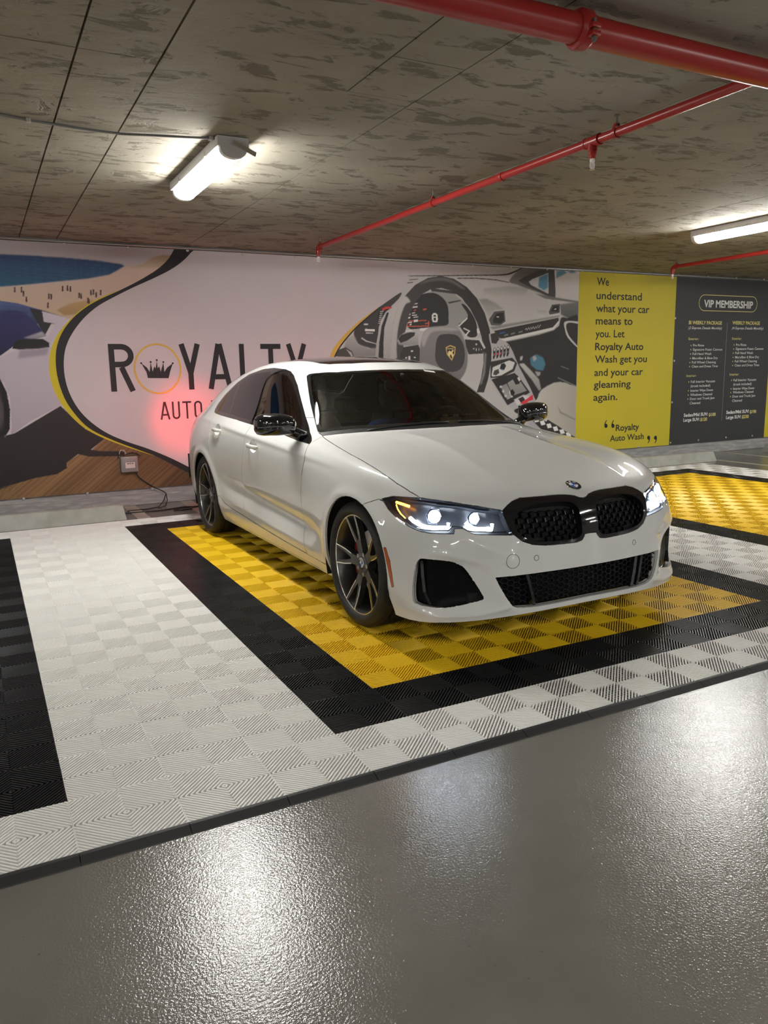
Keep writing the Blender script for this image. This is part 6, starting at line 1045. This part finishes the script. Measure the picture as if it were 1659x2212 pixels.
# ---- headlamps
M_drl = mat('daytime_light_tube', (.9,.9,.9), .3, emit=(.86,.93,1.), estr=30); M_beam = mat('lit_projector_lens', (.9,.9,.95), .1, emit=(.82,.90,1.), estr=60)
M_hous = mat('headlamp_housing', (.012,.013,.016), .3, spec=.4); M_refl = mat('lamp_reflector', (.35,.37,.41), .3, metal=1); M_amb = mat('lit_amber_light', (.8,.3,.03), .3, emit=(1,.33,.02), estr=9)
for s in (-1, 1):
    hl = piece('headlamp', 'headlamp', M_hous, s, gap=.001, rim=.05)
    me = hl.data   # keep only the deep rim as the housing wall; the skin becomes the lens
    V, F, LN = S.piece('headlamp', gap=.001, rim=.012, pick=lambda c, s=s: c[0]*s > 0); lens = mesh_from('lens', V, F, LN, M_lens, hl)
    V, F, LN = S.piece('headlamp', gap=.001, rim=.055, pick=lambda c, s=s: c[0]*s > 0)
    nb = len(F); keep = []
    for f, ln in zip(F, LN):
        if len({tuple(np.round(q,6)) for q in ln}) == 1 and len(f) == 4 and max(f) >= len(V)-sum(1 for _ in ()): keep.append(f)
    # rim faces are the trailing ones
    skin = S.piece('headlamp', gap=.001, rim=None, pick=lambda c, s=s: c[0]*s > 0)[1]
    rimF = F[len(skin):]
    hl.data = bpy.data.meshes.new('headlamp'); hl.data.from_pydata([tuple(v) for v in V], [], rimF); hl.data.materials.append(M_hous)
    backing('headlamp', 'lamp_housing', M_hous, .052, s, hl)
    # white eyebrow line and projectors
    def at(x, y, z, d): h, n, _, _ = S.bvh.find_nearest(Vector((s*x,y,z))); nn = Vector(S.normal(h)); return h-nn*d, nn
    for (x, y, z, r) in ((.745,-.530,.672,.021),(.585,-.645,.664,.017)):
        c, n = at(x, y, z, .040); ax = Vector((0,-1,0))*.75+n*.25; ax.normalize()
        bm = bmesh.new(); lathe(bm, [(-.004,r*1.35),(.004,r*1.30),(.016,r*1.5),(.018,r*1.46),(.004,r*1.15),(-.004,r*1.1)], ax, c, 28); mod = bmo('projector_ring', bm, M_refl, hl, auto=40)
        bm = bmesh.new(); lathe(bm, [(0,r),(.004,r*.98),(.010,r*.85),(.014,r*.6),(.016,r*.3),(.0165,0)], ax, c, 24); bmo('projector_lens', bm, M_beam if x > .7 else M_beam, hl, smooth=True)
        bm = bmesh.new(); lathe(bm, [(-.002,r*1.25),(.010,r*1.9),(.011,r*2.0)], ax, c, 6); bmo('hex_reflector', bm, M_refl, hl)
    for pts in ([(.815,-.44,.650),(.808,-.465,.636),(.797,-.50,.624),(.778,-.533,.617),(.749,-.562,.615),(.697,-.60,.616),(.693,-.595,.637)],
                [(.622,-.638,.640),(.613,-.645,.626),(.597,-.658,.613),(.580,-.668,.608),(.514,-.695,.605),(.508,-.690,.628)]):
        P = [at(*p, .018)[0] for p in pts]
        bm = bmesh.new(); sweep(bm, P, .0085, 8); bmo('daytime_light', bm, M_drl, hl, smooth=True)
    P = [at(*p, .022)[0] for p in ((.829,-.330,.711),(.818,-.37,.707),(.802,-.41,.700))]; bm = bmesh.new(); sweep(bm, P, .0065, 8); bmo('turn_light', bm, M_amb, hl, smooth=True)
    P = [at(*p, .022)[0] for p in ((.834,-.335,.700),(.834,-.352,.680),(.830,-.378,.660),(.822,-.410,.643))]; bm = bmesh.new(); sweep(bm, P, .0026, 8); bmo('turn_light', bm, M_amb, hl, smooth=True)
    # dark trim blade under the top edge and the stepped lower bezel
    P = [at(*p, .012)[0] for p in ((.850,-.25,.712),(.80,-.40,.722),(.70,-.53,.716),(.60,-.605,.700),(.50,-.66,.680))]; bm = bmesh.new()
    for a, b in zip(P, P[1:]):
        q = [bm.verts.new(a), bm.verts.new(b), bm.verts.new(b+Vector((0,.035,-.004))), bm.verts.new(a+Vector((0,.035,-.004)))]; bm.faces.new(q)
    bmo('brow_blade', bm, M_chrome, hl)
    P = [at(*p, .016)[0] for p in ((.80,-.49,.604),(.76,-.548,.599),(.695,-.60,.600),(.680,-.61,.622),(.648,-.632,.622),(.62,-.65,.602),(.60,-.66,.596),(.50,-.705,.590),(.45,-.72,.588))]; bm = bmesh.new(); sweep(bm, P, .004, 6); bmo('lower_bezel', bm, M_gloss, hl, smooth=True)
# ---- bonnet roundel
M_rblue = mat('roundel_blue', (.01,.10,.42), .15, coat=1); M_rwhite = mat('roundel_white', (.8,.8,.8), .15, coat=1)
def roundel(c, n, up, r, parent, letters=True):
    A = Vector(n).normalized(); Uv = Vector(up); Uv = (Uv-A*Uv.dot(A)).normalized(); Rv = Uv.cross(A); c = Vector(c)
    fn = lambda u, v, d: c+Rv*u+Uv*v+A*d
    bm = bmesh.new(); lathe(bm, [(-.002,r),(.002,r),(.0035,r*.985),(.0035,r*.94),(.0025,r*.93),(.0025,0)], A, c, 40); base = bmo('roundel', bm, M_chrome, parent, auto=40)
    bm = bmesh.new(); lathe(bm, [(.0027,r*.93),(.0029,r*.60)], A, c, 40); bmo('black_ring', bm, M_gloss, base, smooth=True)
    bm = bmesh.new(); lathe(bm, [(.0028,r*.60),(.0035,r*.59),(.0035,r*.55),(.003,r*.54)], A, c, 40); bmo('chrome_ring', bm, M_chrome, base, smooth=True)
    for k in range(4):
        bm = bmesh.new(); a0 = k*90; pts = [(0,0)]+arc(0,0,r*.55,r*.55,a0,a0+90,10); prism(bm, pts, fn, .0022, .0032); bmo('roundel_quarter', bm, (M_rwhite, M_rblue)[(k+1) % 2], base)
    if letters:
        for ch, ang in (('B',132),('M',90),('W',48)):
            a = math.radians(ang); cu = bpy.data.curves.new('t', 'FONT'); cu.body = ch; cu.align_x = 'CENTER'; cu.size = r*.40; cu.resolution_u = 2; cu.offset = .0004
            t = bpy.data.objects.new('t', cu); COL.objects.link(t); bpy.context.view_layer.update(); me = bpy.data.meshes.new_from_object(t.evaluated_get(bpy.context.evaluated_depsgraph_get())); bpy.data.objects.remove(t)
            ra = a-math.pi/2
            for v in me.vertices:
                x, y = v.co.x, v.co.y-r*.145; x2, y2 = x*math.cos(ra)-y*math.sin(ra), x*math.sin(ra)+y*math.cos(ra); v.co = fn(x2+r*.765*math.cos(a), y2+r*.765*math.sin(a), .0033)
            me.materials.clear(); link('roundel_letter', me, M_rwhite, base)
    return base
p, n = surf(0, .756); roundel(p+n*.001, n, (0,.3,1), .041, CAR)
# ---- door handles in their bowls
for s in (-1, 1):
    for yc, zc, par in ((1.565,.838,'front'),(2.432,.902,'rear')):
        bm = bmesh.new(); K = 28; rings = []
        for r in np.linspace(0,1,9):
            row = []
            for k in range(K):
                a = 2*math.pi*k/K; y, z = yc+.0762*r*math.cos(a), zc+.0442*r*math.sin(a)
                h = S.bvh.ray_cast(Vector((s*1.5,y,z)), Vector((-s,0,0)))[0]; q = np.array(h); q[0] -= s*(.026*(1-r**2.2)**.8); row.append(bm.verts.new(q))
            rings.append(row)
        for a, b in zip(rings[1:], rings[2:]):
            for k in range(K): bm.faces.new((a[k],a[(k+1)%K],b[(k+1)%K],b[k]))
        bm.faces.new(rings[1]); bmesh.ops.delete(bm, geom=rings[0], context='VERTS')
        door = [o for o in CAR.children if o.name.startswith('front_door' if par == 'front' else 'rear_door')][(-1 if s > 0 else 0)]
        bmo('handle_bowl', bm, M_paint, door, smooth=True)
        sl = .035; P = []; 
        for t in np.linspace(-1,1,13):
            y = yc+t*.098; z = zc+t*sl*.1+.002; h = S.bvh.ray_cast(Vector((s*1.5,y,z)), Vector((-s,0,0)))[0]
            P.append((h.x+s*(.030-.026*abs(t)**4), y, z, .0125*(1-.35*abs(t)**3)+.001))
        bm = bmesh.new(); rows = []
        for x, y, z, r in P:
            rows.append([bm.verts.new((x+s*.010*math.cos(a)*.8, y, z+r*1.15*math.sin(a))) for a in np.linspace(0,2*math.pi,13)[:-1]])
        for a, b in zip(rows, rows[1:]):
            for k in range(12): bm.faces.new((a[k],a[(k+1)%12],b[(k+1)%12],b[k]))
        bm.faces.new(rows[0]); bm.faces.new(rows[-1]); bmo('door_handle', bm, M_paint, door, smooth=True)
# ---- mirrors
for s in (-1, 1):
    mr = None; bm = bmesh.new(); rows = []
    secs = [(.862,.868,.050,.040,1.012),(.885,.870,.070,.056,1.018),(.92,.868,.078,.060,1.026),(.97,.872,.086,.064,1.028),(1.02,.882,.082,.062,1.028),(1.055,.892,.076,.060,1.026),(1.078,.900,.064,.052,1.024),(1.090,.906,.040,.034,1.022)]
    for x, yc, ry, rz, zc in secs:
        row = []
        for a in np.linspace(0,2*math.pi,25)[:-1]:
            c, t = math.cos(a), math.sin(a); y = yc-ry*np.sign(c)*abs(c)**.62*(1 if c > 0 else .72); z = zc+rz*np.sign(t)*abs(t)**.60*(1 if t > 0 else 1.08); row.append(bm.verts.new((s*x, y, z)))
        rows.append(row)
    for a, b in zip(rows, rows[1:]):
        for k in range(24): bm.faces.new((a[k],a[(k+1)%24],b[(k+1)%24],b[k]))
    bm.faces.new(rows[0]); bm.faces.new(rows[-1]); mr = bmo('wing_mirror', bm, M_gloss, CAR, smooth=True)
    bm = bmesh.new(); P = []
    for x, yc, ry, rz, zc in secs[1:]: P.append((s*x, yc-ry*1.01, zc-.010))
    sweep(bm, P, .0035, 6); bmo('indicator_strip', bm, mat('smoked_strip', (.10,.10,.11), .15), mr, smooth=True)
    bm = bmesh.new(); prism(bm, [(-.045,-.062),(.04,-.062),(.03,.052),(-.035,.052)], lambda u, v, d: (s*(.985+v*.0+u*0+v*1.55), .905+d, 1.024+u*1.1), .0, .028); bmo('mirror_glass_frame', bm, M_satin, mr, auto=40)
    # stalk to the door
    bm = bmesh.new(); sweep(bm, [(s*.80,.84,.945),(s*.845,.85,.962),(s*.885,.865,.985),(s*.93,.87,1.0)], [.034,.034,.034,.036], 12); bmo('mirror_stalk', bm, M_gloss, mr, smooth=True)
# ---- wipers
for s, x0, x1 in ((1,.10,.62),(1,-.52,.02)):
    P = []
    for t in np.linspace(0,1,10):
        x = x0+(x1-x0)*t; h = S.bvh.ray_cast(Vector((x, .50+.12*abs(x)**1.5+.01, 2)), Vector((0,0,-1)))[0]; P.append((h.x, h.y, h.z+.004))
    bm = bmesh.new(); sweep(bm, P, .0055, 6); w_ = bmo('wiper', bm, M_satin, CAR, smooth=True)
# ---------------------------------------------------------------- wheels
M_rub = mat('tyre_rubber', (.018,.017,.017), .55, spec=.35, noise=(30,(.026,.025,.024),.4,.6)); M_gun = mat('dark_grey_alloy', (.085,.083,.080), .32, metal=.75)
M_mach = mat('machined_alloy', (.72,.69,.62), .25, metal=1); M_disc = mat('brake_disc', (.42,.41,.40), .3, metal=1); M_cal = mat('red_caliper_paint', (.22,.012,.012), .3, coat=.6)
def wheel(s, yc):
    """s: side (-1 passenger, +1 driver); wheel plane is (y, z), outward is s*x"""
    W = empty('wheel'); W.parent = CAR; W.location = (0, yc, .334)
    X_ = lambda x: s*x
    prof = [(.690,.255),(.682,.266),(.677,.290),(.684,.318),(.700,.3300),(.722,.3335)]
    for g in (.745,.780,.818): prof += [(g-.0045,.334),(g-.004,.327),(g+.004,.327),(g+.0045,.334)]
    prof += [(.850,.3335),(.868,.3300),(.884,.3215),(.894,.309),(.8985,.296),(.898,.285),(.893,.275),(.884,.267),(.874,.262)]
    bm = bmesh.new(); lathe(bm, [(x, r) for x, r in prof], (s,0,0), (0,0,0), 72); bmo('tyre', bm, M_rub, W, auto=32)
    # rim barrel and lip
    bm = bmesh.new(); lathe(bm, [(.69,.258),(.69,.246),(.72,.232),(.80,.230),(.846,.238),(.870,.251),(.876,.257)], (s,0,0), (0,0,0), 64); rim = bmo('rim', bm, M_gun, W, auto=40)
    bm = bmesh.new(); lathe(bm, [(.874,.2565),(.8785,.258),(.880,.2615),(.8785,.2655),(.872,.267)], (s,0,0), (0,0,0), 72); bmo('rim_edge', bm, M_mach, rim, auto=50)
    ph = math.radians(15)
    def P2(r, a, x):   # a measured from straight up towards the rear
        return (X_(x), r*math.sin(a), r*math.cos(a))
    def face_x(r): return .846+.030*max(0,(r-.06)/.19)**1.6
    for k in range(5):
        A = ph+k*2*math.pi/5
        def q(r, off): # off: sideways distance in metres
            return r, math.atan2(off, r)
        # outline of the forked spoke: hub root, fork, two branches
        def bar(pts, name, m, par, top=0., depth=.030, wtop=1.):
            """pts: (r, off_left, off_right)"""
            bm = bmesh.new(); rows = []
            for r, l, rr in pts:
                x = face_x(r)+top
                aL, aR = math.atan2(l, r), math.atan2(rr, r); c = (l+rr)/2; w = (rr-l)/2
                rL, rR = math.hypot(r,l), math.hypot(r,rr)
                aL2, aR2 = math.atan2(c-w*1.25, r), math.atan2(c+w*1.25, r)
                rows.append([bm.verts.new(P2(math.hypot(r,c-w*1.2), A+aL2, x-depth)), bm.verts.new(P2(rL, A+aL, x)), bm.verts.new(P2(rR, A+aR, x)), bm.verts.new(P2(math.hypot(r,c+w*1.2), A+aR2, x-depth))])
            for a, b in zip(rows, rows[1:]):
                for i in range(4): bm.faces.new((a[i],a[(i+1)%4],b[(i+1)%4],b[i]))
            bm.faces.new(rows[0]); bm.faces.new(rows[-1]); return bmo(name, bm, m, par)
        sp = bar([(.030,-.030,.030),(.075,-.026,.026),(.112,-.028,.028),(.128,-.031,.031)], 'spoke', M_gun, rim)
        for t in (-1, 1):
            br = [(.108,-.001,.027),(.135,.007,.034),(.175,.0205,.043),(.215,.030,.0485),(.2545,.0365,.054)]
            br = [(r, min(t*a,t*b), max(t*a,t*b)) for r, a, b in br]
            bar(br, 'spoke_branch', M_gun, sp, .0004)
            ed = [(.120,.0250,.0305),(.138,.0295,.0352),(.175,.0385,.0445),(.215,.0440,.0502),(.2555,.0495,.0560)]
            ed = [(r, min(t*a,t*b), max(t*a,t*b)) for r, a, b in ed]
            bar(ed, 'machined_edge', M_mach, sp, .0022, .004)
    # hub
    bm = bmesh.new(); lathe(bm, [(.800,.070),(.842,.066),(.849,.058),(.850,.040),(.846,.034),(.846,0)], (s,0,0), (0,0,0), 40); hub = bmo('hub', bm, M_gun, rim, auto=35)
    for k in range(5):
        a = ph+math.pi/5+k*2*math.pi/5; c = (X_(.838), .056*math.sin(a), .056*math.cos(a))
        bm = bmesh.new(); lathe(bm, [(0,.0125),(.012,.0125),(.013,.010),(.013,0)], (s,0,0), c, 6); bmo('wheel_bolt', bm, M_chrome if False else M_disc, hub, auto=30)
    roundel((X_(.848),0,0), (s,0,0), (0,0,1), .034, hub, letters=False)
    # brake
    bm = bmesh.new(); lathe(bm, [(.752,.172),(.757,.174),(.776,.174),(.781,.172),(.781,.100),(.790,.095),(.790,.070)], (s,0,0), (0,0,0), 48); br_ = bmo('brake_disc', bm, M_disc, W, auto=35)
    for o_ in (rim,): pass
    bm = bmesh.new(); rows = []
    for a in np.linspace(math.radians(62), math.radians(122), 9):
        rows.append([bm.verts.new((X_(x), r*math.sin(a), r*math.cos(a))) for x, r in ((.735,.110),(.735,.182),(.760,.192),(.800,.188),(.808,.170),(.808,.118),(.795,.108))])
    for a, b in zip(rows, rows[1:]):
        for k in range(7): bm.faces.new((a[k],a[(k+1)%7],b[(k+1)%7],b[k]))
    bm.faces.new(rows[0]); bm.faces.new(rows[-1]); bmo('brake_caliper', bm, M_cal, W, auto=35)
    bm = bmesh.new(); lathe(bm, [(.66,.06),(.70,.215),(.715,.215),(.70,.05)], (s,0,0), (0,0,0), 40); bmo('dust_shield', bm, M_void, W, auto=40)
for s in (-1, 1):
    for yc in (0, 2.851): wheel(s, yc)
# ---------------------------------------------------------------- cabin seen through the windscreen
M_tan = mat('tan_leather', (.10,.048,.014), .6, bump=(120,.0006,.3)); M_dash = mat('dark_dashboard', (.010,.010,.011), .6, bump=(300,.0004,.3)); M_black = mat('black_leather', (.018,.018,.018), .45)
def pad(name, secs, m, parent, x0=0.):
    """loft of rounded sections: (centre y, z), half width, half depth, tilt"""
    bm = bmesh.new(); rows = []
    for cy_, cz_, w, d, t in secs:
        ny, nz = math.cos(t), math.sin(t)
        rows.append([bm.verts.new((x0+w*np.sign(math.cos(a))*abs(math.cos(a))**.5, cy_+ny*d*np.sign(math.sin(a))*abs(math.sin(a))**.7, cz_+nz*d*np.sign(math.sin(a))*abs(math.sin(a))**.7)) for a in np.linspace(0,2*math.pi,25)[:-1]])
    for a, b in zip(rows, rows[1:]):
        for k in range(24): bm.faces.new((a[k],a[(k+1)%24],b[(k+1)%24],b[k]))
    bm.faces.new(rows[0]); bm.faces.new(rows[-1]); return bmo(name, bm, m, parent, smooth=True)
for x in (-.36, .36):
    st_ = pad('front_seat', [(1.60,.52,.22,.06,.3),(1.64,.62,.25,.075,.25),(1.70,.78,.255,.075,.22),(1.76,.92,.235,.065,.2),(1.79,1.00,.20,.055,.2),(1.80,1.03,.14,.03,.2)], M_tan, CAR, x)
    pad('seat_cushion', [(1.60,.50,.25,.02,1.57),(1.50,.51,.26,.07,1.57),(1.20,.53,.26,.08,1.57),(1.10,.53,.25,.05,1.57),(1.07,.53,.22,.02,1.57)], M_tan, st_, x)
    pad('headrest', [(1.795,1.045,.05,.02,.2),(1.795,1.06,.12,.045,.2),(1.805,1.12,.135,.050,.2),(1.815,1.18,.125,.042,.2),(1.82,1.20,.08,.02,.2)], M_tan, st_, x)
rs = pad('rear_seat', [(2.50,.50,.62,.08,.3),(2.56,.70,.62,.09,.3),(2.66,.90,.60,.07,.3),(2.70,.98,.56,.04,.3)], M_tan, CAR)
for x in (-.36, 0, .36): pad('headrest', [(2.70,.97,.08,.03,.2),(2.70,1.02,.12,.05,.2),(2.71,1.09,.11,.045,.2),(2.72,1.11,.06,.02,.2)], M_black, rs, x)
# dashboard
bm = bmesh.new(); rows = []
for x in np.linspace(-.70, .70, 15):
    b = .02*(1-(x/.7)**2)
    rows.append([bm.verts.new((x, y, z)) for y, z in ((.58+.25*(abs(x)/.7)**2.2-b,.935),(.62+.20*(abs(x)/.7)**2-b,.972),(.80,.990),(.92,.985),(.98,.955),(1.0,.88),(.98,.60),(.60,.60))])
for a, c in zip(rows, rows[1:]):
    for k in range(8): bm.faces.new((a[k],a[(k+1)%8],c[(k+1)%8],c[k]))
bm.faces.new(rows[0]); bm.faces.new(rows[-1]); dash = bmo('dashboard', bm, M_dash, CAR, auto=35)
bm = bmesh.new(); box(bm, -.13, .13, .93, .95, .97, 1.06, .004); bmo('display_screen', bm, M_gloss, dash)
bm = bmesh.new(); prism(bm, [(.22,.97),(.54,.97),(.50,1.025),(.26,1.025)], lambda u, v, d: (u, d, v), .88, 1.0); bmo('instrument_hood', bm, M_dash, dash)
for x in (-.10, -.04):
    bm = bmesh.new(); lathe(bm, [(0,.018),(.006,.018),(.006,.012),(0,.010)], (0,-.3,1), (x,.70,.984), 20); bmo('dash_vent_ring', bm, M_disc, dash, auto=40)
# steering wheel
bm = bmesh.new(); c = Vector((.37,1.14,.905)); ax = Vector((0,.9,.42)).normalized(); U = Vector((1,0,0)); W_ = ax.cross(U)
sweep(bm, [c+(U*math.cos(a)+W_*math.sin(a))*.180 for a in np.linspace(0,2*math.pi,41)], .015, 10, cap=False); sw_ = bmo('steering_wheel', bm, M_black, CAR, smooth=True)
bm = bmesh.new(); lathe(bm, [(-.02,.03),(-.02,.065),(.01,.07),(.02,.055),(.022,0)], ax, c, 28)
for a in (0, math.pi, -math.pi/2): cyl(bm, c, c+(U*math.cos(a)+W_*math.sin(a))*.175, .014, 8)
bmo('wheel_hub', bm, M_black, sw_, auto=40)
# mirror, sensor pod, roof lining
bm = bmesh.new(); prism(bm, [(-.118,-.022),(-.105,-.036),(.105,-.030),(.122,-.005),(.115,.028),(-.108,.034),(-.120,.018)], lambda u, v, d: (u, 1.06+d, 1.235+v), 0, .022); cyl(bm, (0,1.065,1.25), (0,1.045,1.31), .012, 8); bmo('rear_view_mirror', bm, mat('mirror_casing', (.07,.07,.075), .3), CAR, auto=40)
bm = bmesh.new(); prism(bm, [(-.05,.0),(.05,.0),(.03,.10),(-.03,.10)], lambda u, v, d: (u, 1.02+v, 1.272+v*.6-d), 0.0, .02); bmo('sensor_pod', bm, M_satin, CAR)
V, F, LN = S.piece('shell', gap=0, rim=None, pick=lambda c: c[2] > 1.15)
# items lying on the dash
tg = empty('toll_tag', (0,0,0)); tg.parent = None
def car2w(p): return CAR.matrix_world @ Vector(p)
bpy.context.view_layer.update()
p = car2w((.22,.79,.993)); tg.location = p; tg.rotation_euler = (0,0,.25)
M_pale = mat('pale_green_plastic', (.66,.72,.64), .4)
bm = bmesh.new(); box(bm, -.075, .075, -.028, .028, .0, .030, .008); bmo('tag_body', bm, M_pale, tg, auto=40)
for x in (-.052,.052):
    bm = bmesh.new(); lathe(bm, [(0,.0),(0,.020),(.014,.018),(.018,.010),(.014,.006),(.014,0)], (0,0,1), (x,0,.028), 18); bmo('suction_cup', bm, M_pale, tg, auto=40)
tag(tg, 'small pale green plastic bracket with two cups lying on the dashboard of the car', 'dashboard holder')
# parking permit sticker at the head of the windscreen
h = S.bvh.ray_cast(Vector((.262,1.125,2)), Vector((0,0,-1)))[0]; n = Vector(S.normal(h))
bm = bmesh.new(); U = Vector((1,0,0)); U = (U-n*U.dot(n)).normalized(); W_ = n.cross(U); c = h+n*.0008
prism(bm, [(-.045,-.013),(.045,-.013),(.045,.013),(-.045,.013)], lambda u, v, d: c+U*u+W_*v+n*d, 0, .001); bmo('windscreen_sticker', bm, M_pale, CAR)
# blue cloth lying over the passenger side
bm = bmesh.new(); rows = []; rnd = random.Random(3)
for i in range(13):
    row = []
    for j in range(9):
        u, v = i/12, j/8; x, y = -.40+.34*u, .70+.16*v+.02*math.sin(u*5)
        z = .985+.045*math.sin(u*math.pi)**.6*math.sin(v*math.pi)**.5+.012*math.sin(u*17+v*5)+rnd.uniform(-.002,.002)
        row.append(bm.verts.new((x-.0,y,z)))
    rows.append(row)
for a, b in zip(rows, rows[1:]):
    for k in range(8): bm.faces.new((a[k],a[k+1],b[k+1],b[k]))
cl = bmo('blue_cloth', bm, mat('blue_fabric', (.03,.10,.32), .8), None, smooth=True); cl.matrix_world = CAR.matrix_world
m_ = cl.modifiers.new('t','SOLIDIFY'); m_.thickness = .004
tag(cl, 'crumpled blue cloth lying on the passenger side of the car dashboard', 'cloth')
